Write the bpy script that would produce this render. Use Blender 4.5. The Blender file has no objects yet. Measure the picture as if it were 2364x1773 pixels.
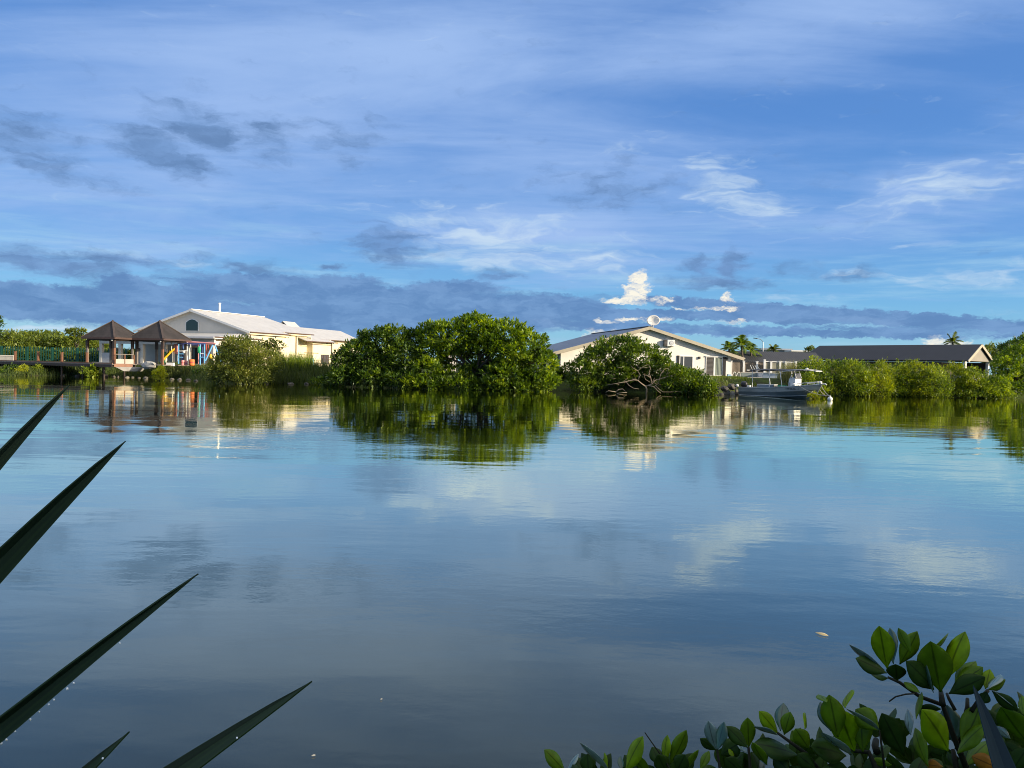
import bpy, math, random
import numpy as np
from mathutils import Vector, Matrix, Euler

random.seed(7)
sc = bpy.context.scene
COL = sc.collection
R_ = math.radians

# ------------------------------------------------------------------ camera
FPX = 1786.0
CX, CY = 1182.0, 886.5
EYE = Vector((0.0, 0.0, 2.4))
PITCH, ROLL = 1.49, 1.2
CAMR = Matrix.Rotation(R_(90 - PITCH), 3, 'X') @ Matrix.Rotation(R_(ROLL), 3, 'Z')
cam_d = bpy.data.cameras.new('camera')
cam = bpy.data.objects.new('camera', cam_d)
COL.objects.link(cam)
cam.matrix_world = Matrix.Translation(EYE) @ CAMR.to_4x4()
cam_d.sensor_width = 36.0
cam_d.lens = FPX / 2364.0 * 36.0
cam_d.clip_start = 0.05
cam_d.clip_end = 9000
sc.camera = cam

def ray(px, py):
    return CAMR @ Vector(((px - CX) / FPX, -(py - CY) / FPX, -1.0))
def P(px, py, D):
    d = ray(px, py)
    return EYE + d * (D / d.y)
def pix(p):
    q = CAMR.transposed() @ (Vector(p) - EYE)
    return (CX + FPX * q.x / -q.z, CY - FPX * q.y / -q.z)
def PZ(px, D, z):
    py = 850.0
    for _ in range(4):
        p = P(px, py, D)
        py = pix((p.x, D, z))[1]
    p = P(px, py, D)
    return Vector((p.x, D, z))
def WL(px, py, z=0.0):
    d = ray(px, py)
    return EYE + d * ((z - EYE.z) / d.z)
def AE(px, py):
    d = ray(px, py).normalized()
    return math.degrees(math.atan2(d.x, d.y)), math.degrees(math.asin(d.z))

def lin(r, g, b):
    def c(u):
        u /= 255.0
        return u / 12.92 if u <= 0.04045 else ((u + 0.055) / 1.055) ** 2.4
    return (c(r), c(g), c(b))

# ------------------------------------------------------------------ tagging
def tag(o, label=None, cat=None, group=None, kind=None):
    if label: o['label'] = label
    if cat: o['category'] = cat
    if group: o['group'] = group
    if kind: o['kind'] = kind
    return o
def thing(name, label, cat, loc=(0, 0, 0), rz=0.0, group=None):
    o = bpy.data.objects.new(name, None)
    COL.objects.link(o)
    o.location = loc
    o.rotation_euler = (0, 0, rz)
    o.empty_display_size = 0.3
    return tag(o, label, cat, group)

# ------------------------------------------------------------------ mesh builder
class MB:
    def __init__(s):
        s.v, s.f = [], []
    def add(s, vs, fs):
        n = len(s.v)
        s.v += [tuple(p) for p in vs]
        s.f += [tuple(i + n for i in f) for f in fs]
        return s
    def box(s, x0, x1, y0, y1, z0, z1):
        vs = [(x0, y0, z0), (x1, y0, z0), (x1, y1, z0), (x0, y1, z0), (x0, y0, z1), (x1, y0, z1), (x1, y1, z1), (x0, y1, z1)]
        return s.add(vs, [(0, 3, 2, 1), (4, 5, 6, 7), (0, 1, 5, 4), (1, 2, 6, 5), (2, 3, 7, 6), (3, 0, 4, 7)])
    def beam(s, p, q, w, h=None, up=(0, 0, 1)):
        p, q = Vector(p), Vector(q)
        h = w if h is None else h
        d = (q - p).normalized()
        u = Vector(up)
        if abs(d.dot(u)) > 0.98: u = Vector((0, 1, 0))
        sd = d.cross(u).normalized()
        u = sd.cross(d)
        vs = []
        for c in (p, q):
            for a, b in ((-1, -1), (1, -1), (1, 1), (-1, 1)):
                vs.append(c + sd * (a * w / 2) + u * (b * h / 2))
        return s.add(vs, [(0, 1, 2, 3), (7, 6, 5, 4), (0, 4, 5, 1), (1, 5, 6, 2), (2, 6, 7, 3), (3, 7, 4, 0)])
    def tube(s, pts, rads, n=8, cap=True):
        pts = [Vector(p) for p in pts]
        if not hasattr(rads, '__len__'): rads = [rads] * len(pts)
        vs, fs = [], []
        prev = None
        for i, p in enumerate(pts):
            t = (pts[min(i + 1, len(pts) - 1)] - pts[max(i - 1, 0)])
            t = t.normalized() if t.length > 1e-9 else Vector((0, 0, 1))
            if prev is None:
                a = Vector((0, 0, 1)) if abs(t.z) < 0.9 else Vector((1, 0, 0))
                prev = (a - t * a.dot(t)).normalized()
            else:
                prev = (prev - t * prev.dot(t)).normalized()
            b = t.cross(prev)
            for k in range(n):
                an = 2 * math.pi * k / n
                vs.append(p + (prev * math.cos(an) + b * math.sin(an)) * rads[i])
        for i in range(len(pts) - 1):
            for k in range(n):
                k2 = (k + 1) % n
                fs.append((i * n + k, i * n + k2, (i + 1) * n + k2, (i + 1) * n + k))
        if cap:
            fs.append(tuple(range(n - 1, -1, -1)))
            m = (len(pts) - 1) * n
            fs.append(tuple(range(m, m + n)))
        return s.add(vs, fs)
    def prism(s, poly, d):
        """poly: planar 3-D points, extruded by vector d."""
        n = len(poly)
        poly = [Vector(p) for p in poly]
        d = Vector(d)
        vs = poly + [p + d for p in poly]
        fs = [tuple(range(n - 1, -1, -1)), tuple(range(n, 2 * n))]
        fs += [(i, (i + 1) % n, n + (i + 1) % n, n + i) for i in range(n)]
        return s.add(vs, fs)
    def ball(s, c, r, seg=12, rings=8, jit=0.0, rnd=None, flat=False):
        r = (r, r, r) if not hasattr(r, '__len__') else r
        c = Vector(c)
        rnd = rnd or random
        vs = [c + Vector((0, 0, r[2]))]
        for i in range(1, rings):
            th = math.pi * i / rings
            for k in range(seg):
                ph = 2 * math.pi * (k + 0.5 * (i % 2)) / seg
                j = 1 + jit * (rnd.random() * 2 - 1)
                vs.append(c + Vector((r[0] * math.sin(th) * math.cos(ph) * j, r[1] * math.sin(th) * math.sin(ph) * j, r[2] * math.cos(th) * j)))
        vs.append(c - Vector((0, 0, r[2])))
        fs = [(0, 1 + k, 1 + (k + 1) % seg) for k in range(seg)]
        for i in range(rings - 2):
            a, b = 1 + i * seg, 1 + (i + 1) * seg
            fs += [(a + k, b + k, b + (k + 1) % seg, a + (k + 1) % seg) for k in range(seg)]
        e = len(vs) - 1
        a = 1 + (rings - 2) * seg
        fs += [(e, a + (k + 1) % seg, a + k) for k in range(seg)]
        return s.add(vs, fs)
    def build(s, name, mat, parent=None, smooth=False, bevel=0.0, world=False, sub=0, solid=0.0):
        me = bpy.data.meshes.new(name)
        me.from_pydata(s.v, [], s.f)
        me.update()
        if mat: me.materials.append(mat)
        if smooth:
            me.polygons.foreach_set('use_smooth', [True] * len(me.polygons))
        o = bpy.data.objects.new(name, me)
        COL.objects.link(o)
        if parent is not None:
            o.parent = parent
            if world:
                root = parent
                while root.parent is not None: root = root.parent
                if parent is root:
                    m = Matrix.Translation(root.location) @ root.rotation_euler.to_matrix().to_4x4()
                    o.matrix_parent_inverse = m.inverted()
        if bevel:
            b = o.modifiers.new('bevel', 'BEVEL'); b.width = bevel; b.segments = 2; b.limit_method = 'ANGLE'
        if solid:
            b = o.modifiers.new('solidify', 'SOLIDIFY'); b.thickness = solid; b.offset = 0
        if sub:
            b = o.modifiers.new('subdivision', 'SUBSURF'); b.levels = sub; b.render_levels = sub
        return o

# ------------------------------------------------------------------ materials
def new_mat(name):
    m = bpy.data.materials.new(name)
    m.use_nodes = True
    nt = m.node_tree
    nt.nodes.clear()
    out = nt.nodes.new('ShaderNodeOutputMaterial')
    return m, nt, out
def nd(nt, t, **kw):
    n = nt.nodes.new(t)
    for k, v in kw.items():
        if k.startswith('i_'):
            n.inputs[k[2:].replace('_', ' ')].default_value = v
        else:
            setattr(n, k, v)
    return n
def rgba(c): return (c[0], c[1], c[2], 1.0)

def paint(name, col, rough=0.6, var=0.12, scale=1.2, metal=0.0, bump=0.0, bscale=20.0, spec=0.5, stain=None, stretch=(1, 1, 1)):
    """Plain surface with noise mottling (weathering) and optional fine bump."""
    m, nt, out = new_mat(name)
    b = nd(nt, 'ShaderNodeBsdfPrincipled')
    b.inputs['Roughness'].default_value = rough
    b.inputs['Metallic'].default_value = metal
    b.inputs['Specular IOR Level'].default_value = spec
    tc = nd(nt, 'ShaderNodeTexCoord')
    mp = nd(nt, 'ShaderNodeMapping')
    mp.inputs['Scale'].default_value = stretch
    nt.links.new(tc.outputs['Object'], mp.inputs['Vector'])
    n1 = nd(nt, 'ShaderNodeTexNoise')
    n1.inputs['Scale'].default_value = scale
    n1.inputs['Detail'].default_value = 6
    n1.inputs['Roughness'].default_value = 0.65
    nt.links.new(mp.outputs[0], n1.inputs['Vector'])
    rp = nd(nt, 'ShaderNodeValToRGB')
    rp.color_ramp.elements[0].position = 0.3
    rp.color_ramp.elements[1].position = 0.72
    dk = stain if stain else tuple(c * (1 - var * 2.2) for c in col)
    rp.color_ramp.elements[0].color = rgba(dk)
    rp.color_ramp.elements[1].color = rgba(tuple(min(1, c * (1 + var * 0.4)) for c in col))
    nt.links.new(n1.outputs['Fac'], rp.inputs['Fac'])
    nt.links.new(rp.outputs['Color'], b.inputs['Base Color'])
    if bump:
        n2 = nd(nt, 'ShaderNodeTexNoise')
        n2.inputs['Scale'].default_value = bscale
        n2.inputs['Detail'].default_value = 4
        nt.links.new(mp.outputs[0], n2.inputs['Vector'])
        bp = nd(nt, 'ShaderNodeBump')
        bp.inputs['Strength'].default_value = min(1.0, bump * 8)
        bp.inputs['Distance'].default_value = bump
        nt.links.new(n2.outputs['Fac'], bp.inputs['Height'])
        nt.links.new(bp.outputs[0], b.inputs['Normal'])
    nt.links.new(b.outputs[0], out.inputs[0])
    return m

def ribbed(name, col, pitch, axis=0, rough=0.45, metal=0.0, depth=0.02, var=0.08, rows=None):
    """Corrugated sheet or shingle courses: a wave bump along one object axis over a mottled colour."""
    m = paint(name, col, rough, var, 0.8, metal)
    nt = m.node_tree
    b = [n for n in nt.nodes if n.type == 'BSDF_PRINCIPLED'][0]
    tc = [n for n in nt.nodes if n.type == 'TEX_COORD'][0]
    w = nd(nt, 'ShaderNodeTexWave')
    w.wave_type = 'BANDS'
    w.bands_direction = 'XYZ'[axis]
    w.wave_profile = 'SAW' if rows else 'SIN'
    w.inputs['Scale'].default_value = 0.314 / pitch
    w.inputs['Distortion'].default_value = 0.4 if rows else 0.0
    w.inputs['Detail'].default_value = 2
    nt.links.new(tc.outputs['Object'], w.inputs['Vector'])
    bp = nd(nt, 'ShaderNodeBump')
    bp.inputs['Distance'].default_value = depth
    bp.inputs['Strength'].default_value = 0.8
    nt.links.new(w.outputs['Fac'], bp.inputs['Height'])
    nt.links.new(bp.outputs[0], b.inputs['Normal'])
    return m

def leafmat(name, dark, mid, bright, trans=0.35, rough=0.45, spec=0.4, veins=False):
    """Foliage: leaf colour from a per-leaf random and a per-sprig 'tone' attribute, with light passing through."""
    m, nt, out = new_mat(name)
    g = nd(nt, 'ShaderNodeNewGeometry')
    at = nd(nt, 'ShaderNodeAttribute', attribute_name='tone')
    mx = nd(nt, 'ShaderNodeMath', operation='MULTIPLY_ADD')
    nt.links.new(g.outputs['Random Per Island'], mx.inputs[0])
    mx.inputs[1].default_value = 0.45
    nt.links.new(at.outputs['Fac'], mx.inputs[2])
    rp = nd(nt, 'ShaderNodeValToRGB')
    e = rp.color_ramp.elements
    e[0].position, e[0].color = 0.12, rgba(dark)
    e[1].position, e[1].color = 1.2 if False else 1.0, rgba(bright)
    k = e.new(0.58); k.color = rgba(mid)
    nt.links.new(mx.outputs[0], rp.inputs['Fac'])
    b = nd(nt, 'ShaderNodeBsdfPrincipled')
    b.inputs['Roughness'].default_value = rough
    b.inputs['Specular IOR Level'].default_value = spec
    nt.links.new(rp.outputs[0], b.inputs['Base Color'])
    t = nd(nt, 'ShaderNodeBsdfTranslucent')
    hs = nd(nt, 'ShaderNodeHueSaturation')
    hs.inputs['Hue'].default_value = 0.485
    hs.inputs['Saturation'].default_value = 1.1
    hs.inputs['Value'].default_value = 1.6
    nt.links.new(rp.outputs[0], hs.inputs['Color'])
    nt.links.new(hs.outputs[0], t.inputs['Color'])
    mi = nd(nt, 'ShaderNodeMixShader')
    mi.inputs[0].default_value = trans
    nt.links.new(b.outputs[0], mi.inputs[1])
    nt.links.new(t.outputs[0], mi.inputs[2])
    nt.links.new(mi.outputs[0], out.inputs[0])
    return m

def glassmat(name, tint=(0.02, 0.03, 0.035), rough=0.05, spec=0.8):
    m, nt, out = new_mat(name)
    b = nd(nt, 'ShaderNodeBsdfPrincipled')
    b.inputs['Base Color'].default_value = rgba(tint)
    b.inputs['Roughness'].default_value = rough
    b.inputs['Specular IOR Level'].default_value = spec
    n1 = nd(nt, 'ShaderNodeTexNoise'); n1.inputs['Scale'].default_value = 0.8
    bp = nd(nt, 'ShaderNodeBump'); bp.inputs['Distance'].default_value = 0.01; bp.inputs['Strength'].default_value = 0.3
    nt.links.new(n1.outputs['Fac'], bp.inputs['Height'])
    nt.links.new(bp.outputs[0], b.inputs['Normal'])
    nt.links.new(b.outputs[0], out.inputs[0])
    return m

# ------------------------------------------------------------------ sun and sky
SUN_AZ, SUN_EL = 111.0, 16.0            # azimuth clockwise from +Y
sv = Vector((math.sin(R_(SUN_AZ)) * math.cos(R_(SUN_EL)), math.cos(R_(SUN_AZ)) * math.cos(R_(SUN_EL)), math.sin(R_(SUN_EL))))
sl = bpy.data.lights.new('sun', 'SUN')
sl.energy = 5.0
sl.angle = R_(0.53)
sl.color = (1.0, 0.86, 0.66)
so = bpy.data.objects.new('sun', sl)
COL.objects.link(so)
so.rotation_euler = (-sv).to_track_quat('-Z', 'Y').to_euler()
so.location = sv * 200

world = bpy.data.worlds.new('World')
sc.world = world
world.use_nodes = True
wt = world.node_tree
wt.nodes.clear()
WS = 0.1
EXPO = 0.55

class X:
    """Tiny expression helper over the world's node tree."""
    @staticmethod
    def sock(v, inp):
        if isinstance(v, (int, float)): inp.default_value = v
        elif isinstance(v, tuple): inp.default_value = v if len(inp.default_value) == len(v) else v + (1.0,)
        else: wt.links.new(v, inp)
    @staticmethod
    def m(op, a, b=0.0, c=0.0, clamp=False):
        n = wt.nodes.new('ShaderNodeMath'); n.operation = op; n.use_clamp = clamp
        for i, v in enumerate((a, b, c)):
            X.sock(v, n.inputs[i])
        return n.outputs[0]
    @staticmethod
    def step(v, lo, hi, t0=0.0, t1=1.0):
        n = wt.nodes.new('ShaderNodeMapRange'); n.interpolation_type = 'SMOOTHSTEP'
        X.sock(v, n.inputs[0])
        n.inputs[1].default_value = lo; n.inputs[2].default_value = hi
        n.inputs[3].default_value = t0; n.inputs[4].default_value = t1
        return n.outputs[0]
    @staticmethod
    def mix(f, a, b):
        n = wt.nodes.new('ShaderNodeMix'); n.data_type = 'RGBA'
        X.sock(f, n.inputs[0])
        for v, i in ((a, 6), (b, 7)):
            if isinstance(v, tuple): n.inputs[i].default_value = rgba(v)
            else: wt.links.new(v, n.inputs[i])
        return n.outputs[2]
    @staticmethod
    def mapv(v, loc=(0, 0, 0), rot=0.0, sc_=(1, 1, 1), typ='POINT'):
        n = wt.nodes.new('ShaderNodeMapping'); n.vector_type = typ
        wt.links.new(v, n.inputs[0])
        n.inputs['Location'].default_value = loc
        n.inputs['Rotation'].default_value = (0, 0, rot)
        n.inputs['Scale'].default_value = sc_
        return n.outputs[0]
    @staticmethod
    def noise(v, scale, detail=6, rough=0.55, dist=0.0):
        n = wt.nodes.new('ShaderNodeTexNoise')
        wt.links.new(v, n.inputs['Vector'])
        n.inputs['Scale'].default_value = scale
        n.inputs['Detail'].default_value = detail
        n.inputs['Roughness'].default_value = rough
        n.inputs['Distortion'].default_value = dist
        return n
    @staticmethod
    def length(v):
        n = wt.nodes.new('ShaderNodeVectorMath'); n.operation = 'LENGTH'
        wt.links.new(v, n.inputs[0])
        return n.outputs['Value']
    @staticmethod
    def vadd(a, b, k):
        s = wt.nodes.new('ShaderNodeVectorMath'); s.operation = 'MULTIPLY_ADD'
        wt.links.new(b, s.inputs[0]); s.inputs[1].default_value = (k[0], k[1], 0)
        wt.links.new(a, s.inputs[2])
        t = wt.nodes.new('ShaderNodeVectorMath'); t.operation = 'ADD'
        wt.links.new(s.outputs[0], t.inputs[0]); t.inputs[1].default_value = (-k[0] / 2, -k[1] / 2, 0)
        return t.outputs[0]

def W(c, k=1.0): return tuple(u * k / WS / 2 ** EXPO for u in lin(*c))

tc = wt.nodes.new('ShaderNodeTexCoord')
sep = wt.nodes.new('ShaderNodeSeparateXYZ')
wt.links.new(tc.outputs['Generated'], sep.inputs[0])
sx, sy, sz = sep.outputs
az = X.m('MULTIPLY', X.m('ARCTAN2', sx, sy), 57.29578)
el = X.m('MULTIPLY', X.m('ARCSINE', sz), 57.29578)
cv = wt.nodes.new('ShaderNodeCombineXYZ')
wt.links.new(az, cv.inputs[0]); wt.links.new(el, cv.inputs[1])
AEV = cv.outputs[0]

sky = wt.nodes.new('ShaderNodeTexSky')
sky.sky_type = 'NISHITA'
sky.sun_disc = False
sky.sun_elevation = R_(SUN_EL)
sky.sun_rotation = R_(SUN_AZ)
sky.air_density = 1.0; sky.dust_density = 0.6; sky.ozone_density = 2.5

# clear-air colour by elevation, over the Nishita sky
er = wt.nodes.new('ShaderNodeValToRGB')
cr = er.color_ramp
cr.elements[0].position = 0.0; cr.elements[0].color = rgba(lin(152, 206, 230))
cr.elements[1].position = 1.0; cr.elements[1].color = rgba(lin(78, 116, 188))
for pos, c in ((0.05, (126, 196, 236)), (0.10, (104, 180, 236)), (0.2, (98, 158, 230)), (0.36, (84, 142, 219)), (0.55, (86, 138, 213))):
    e = cr.elements.new(pos); e.color = rgba(lin(*c))
wt.links.new(X.m('DIVIDE', el, 45.0, clamp=True), er.inputs[0])
up = wt.nodes.new('ShaderNodeVectorMath'); up.operation = 'SCALE'
wt.links.new(er.outputs[0], up.inputs[0]); up.inputs['Scale'].default_value = 1 / WS / 2 ** EXPO
base = X.mix(0.8, sky.outputs[0], up.outputs[0])

# domain warp shared by the cloud layers
wn = X.noise(X.mapv(AEV, sc_=(0.5, 1.3, 1)), 0.25, 4, 0.6)
WV = X.vadd(AEV, wn.outputs['Color'], (9.0, 3.0))
DEG = math.degrees(1 / FPX)

def field(blobs, vec, hard=1.6):
    cur = None
    for (bx, by, bw, bh, rot, amp) in blobs:
        a, e = AE(bx, by)
        v = X.mapv(vec, (a, e, 0), R_(-rot - ROLL), (bw * DEG, bh * DEG, 1), 'TEXTURE')
        n = wt.nodes.new('ShaderNodeMapRange'); n.clamp = True
        wt.links.new(X.length(v), n.inputs[0])
        n.inputs[1].default_value = 1.25; n.inputs[2].default_value = 1.25 - 1.25 / hard
        n.inputs[3].default_value = 0.0; n.inputs[4].default_value = amp
        cur = n.outputs[0] if cur is None else X.m('MAXIMUM', cur, n.outputs[0])
    return cur
# high veil (soft cirrus) on a flat layer overhead, so that it foreshortens to the horizon
den = X.m('ADD', X.m('MAXIMUM', sz, 0.0), 0.10)
qv = wt.nodes.new('ShaderNodeCombineXYZ')
wt.links.new(X.m('DIVIDE', sx, den), qv.inputs[0]); wt.links.new(X.m('DIVIDE', sy, den), qv.inputs[1])
QV = qv.outputs[0]
veil_n = X.noise(X.mapv(QV, rot=R_(24), sc_=(0.55, 1.7, 1)), 1.1, 8, 0.6, 0.5)
veil_m = field([(560, 250, 900, 330, -12, 1.0), (1000, 110, 800, 190, -16, 0.95), (1800, 60, 800, 150, -8, 0.85),
                (250, 500, 460, 130, -5, 0.85), (1250, 540, 460, 150, 0, 1.0), (1350, 400, 760, 210, 4, 0.85),
                (2130, 440, 380, 100, -15, 0.8),], WV, 1.0)
veil = X.m('MULTIPLY', X.step(X.m('ADD', X.m('MULTIPLY', veil_m, 0.62), X.m('MULTIPLY_ADD', veil_n.outputs['Fac'], 1.25, -0.62)), 0.0, 0.76), 0.92)
col = X.mix(veil, base, W((162, 193, 241)))

# low streaks, pale
low_n = X.noise(X.mapv(AEV, sc_=(0.09, 1.0, 1)), 0.9, 6, 0.6)
low_m = X.m('MULTIPLY', X.step(el, 0.2, 2.5), X.step(el, 13.0, 6.0))
col = X.mix(X.m('MULTIPLY', X.m('MULTIPLY', X.step(low_n.outputs['Fac'], 0.46, 0.72), low_m), 0.5), col, W((176, 216, 240)))

# white wisps
wis_n = X.noise(X.mapv(WV, rot=R_(-9), sc_=(0.30, 1.4, 1)), 0.85, 6, 0.56, 0.5)
wis_m = field([(1450, 347, 90, 13, -8, 0.9), (1640, 375, 110, 42, 10, 0.95), (1690, 440, 130, 80, 30, 0.95), (2170, 435, 230, 55, -14, 0.95),
               (2350, 375, 75, 45, -10, 0.85), (2260, 633, 180, 30, -6, 1.1), (1130, 545, 270, 75, 8, 1.15), (1280, 525, 70, 18, 25, 0.8),
               (1390, 590, 150, 50, 0, 1.0), (1130, 605, 230, 46, 5, 1.0), (430, 590, 220, 24, 0, 0.6), (2100, 570, 90, 9, -2, 0.75),
               (1950, 648, 170, 8, 0, 0.75), (1850, 692, 80, 11, -8, 0.75), 
               (120, 768, 320, 14, 0, 1.2), (1230, 745, 120, 30, 0, 0.8), (2000, 745, 150, 9, 2, 0.8)], WV, 1.02)
wis = X.step(X.m('ADD', wis_m, X.m('MULTIPLY_ADD', wis_n.outputs['Fac'], 2.6, -1.3)), 0.26, 1.5)
col = X.mix(X.m('MULTIPLY', wis, 0.85), col, W((204, 225, 244)))

# bright sunlit cumulus heads
cu_v = X.vadd(AEV, X.noise(X.mapv(AEV, sc_=(0.7, 1.3, 1)), 1.9, 8, 0.66).outputs['Color'], (1.9, 1.0))
cu_n = X.noise(X.mapv(cu_v, sc_=(0.6, 1.3, 1)), 1.5, 8, 0.62)
cu_m = field([(1466, 672, 40, 34, 0, 1.25), (1476, 643, 27, 22, 0, 1.25), (1440, 697, 66, 9, 0, 1.0), (1530, 693, 42, 10, -5, 1.0),
              (1677, 689, 20, 14, 0, 1.25), (1485, 736, 105, 7, -2, 0.95), (1395, 742, 36, 8, 0, 1.0), (1700, 743, 55, 7, 0, 0.95),
              (1400, 775, 80, 20, 0, 0.9), (1660, 712, 70, 9, 0, 0.95), (2185, 796, 62, 22, 0, 0.95), (1600, 713, 70, 5, 0, 0.75)], cu_v, 1.5)
cu = X.step(X.m('ADD', cu_m, X.m('MULTIPLY_ADD', cu_n.outputs['Fac'], 2.0, -1.0)), 0.50, 1.12)
cu_sh = X.step(X.noise(X.mapv(cu_v, loc=(0.25, 0.15, 0), sc_=(0.6, 1.6, 1)), 1.6, 7, 0.65).outputs['Fac'], 0.36, 0.56)

# dark grey-blue cloud fragments
dk_v = X.vadd(AEV, X.noise(X.mapv(AEV, sc_=(0.5, 1.1, 1)), 0.7, 6, 0.62).outputs['Color'], (4.0, 2.0))
dk_n = X.noise(X.mapv(dk_v, sc_=(0.4, 1.3, 1)), 0.75, 8, 0.6)
dk_m = field([(370, 352, 130, 44, 12, 1.2), (460, 297, 118, 56, 12, 1.05), (50, 320, 170, 70, 8, 0.7), (620, 315, 120, 62, 10, 0.62),
              (800, 320, 130, 66, -10, 0.55), (120, 392, 170, 30, 5, 0.62), (905, 568, 105, 55, 5, 1.0), (1622, 622, 42, 32, 0, 1.0),
              (1688, 618, 40, 52, 22, 1.05), (1660, 652, 125, 18, 0, 0.95), (1900, 625, 120, 22, 3, 0.55), (1400, 435, 180, 62, 0, 0.6),
              (80, 602, 190, 34, 3, 0.98), (300, 600, 140, 20, 0, 0.85), (560, 622, 180, 18, 3, 0.7), (770, 619, 36, 12, -5, 0.8),
              (860, 510, 60, 11, 0, 0.6), (1150, 641, 75, 20, -5, 0.75)], dk_v, 1.1)
dk = X.step(X.m('ADD', dk_m, X.m('MULTIPLY_ADD', dk_n.outputs['Fac'], 1.7, -0.85)), 0.08, 0.98)
dk_c = X.mix(X.step(dk_n.outputs['Fac'], 0.35, 0.7), W((116, 153, 204)), W((97, 131, 178)))
col = X.mix(X.m('MULTIPLY', dk, 0.88), col, dk_c)

# long low cloud bank
bk_n = X.noise(X.mapv(cu_v, sc_=(0.20, 1.25, 1)), 0.9, 9, 0.62)
bk_m = field([(250, 710, 860, 40, 0.6, 1.3), (900, 703, 520, 42, 2, 1.3), (290, 678, 62, 44, 0, 1.2), (330, 690, 120, 36, 0, 1.2), (470, 672, 55, 30, 0, 1.15),
              (640, 668, 190, 34, 0, 1.2), (800, 672, 110, 36, 0, 1.2), (1050, 676, 130, 28, 0, 1.15), (1260, 712, 230, 34, 3, 1.2), (30, 690, 120, 14, 2, 0.95),
              (1650, 730, 440, 12, 1, 1.1), (2010, 732, 560, 17, 3.5, 1.2), (1500, 757, 420, 15, 0, 1.05), (2260, 768, 330, 9, 1, 0.95),
              (1830, 768, 400, 10, 0, 1.0), (1350, 725, 260, 12, 0, 1.05)], cu_v, 2.2)
bk = X.step(X.m('ADD', bk_m, X.m('MULTIPLY_ADD', bk_n.outputs['Fac'], 2.1, -1.05)), 0.24, 1.0)
bk_c = X.mix(X.step(dk_n.outputs['Fac'], 0.34, 0.62), W((119, 157, 206)), W((97, 136, 188)))
cu_c = X.mix(cu_sh, W((190, 204, 222)), W((255, 249, 232)))
col = X.mix(X.m('MULTIPLY', bk, 0.93), col, bk_c)
col = X.mix(X.m('MULTIPLY', cu, 0.97), col, cu_c)
# unseen bright overhead layer and sun glow, added to lift the ambient light
col = X.mix(X.step(el, 30, 48, 0.0, 0.85), col, W((238, 240, 244), 1.35))
sdir = wt.nodes.new('ShaderNodeVectorMath'); sdir.operation = 'DOT_PRODUCT'
wt.links.new(tc.outputs['Generated'], sdir.inputs[0]); sdir.inputs[1].default_value = tuple(sv)
col = X.mix(X.step(sdir.outputs['Value'], 0.75, 1.0, 0.0, 0.9), col, W((255, 238, 205), 2.6))
# below the horizon: dull land tone
col = X.mix(X.step(el, -0.2, -2.5), col, W((70, 84, 80)))

bg = wt.nodes.new('ShaderNodeBackground')
wt.links.new(col, bg.inputs[0])
bg.inputs[1].default_value = WS
wo = wt.nodes.new('ShaderNodeOutputWorld')
wt.links.new(bg.outputs[0], wo.inputs[0])
world.cycles.sampling_method = 'MANUAL'
world.cycles.sample_map_resolution = 256
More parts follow.
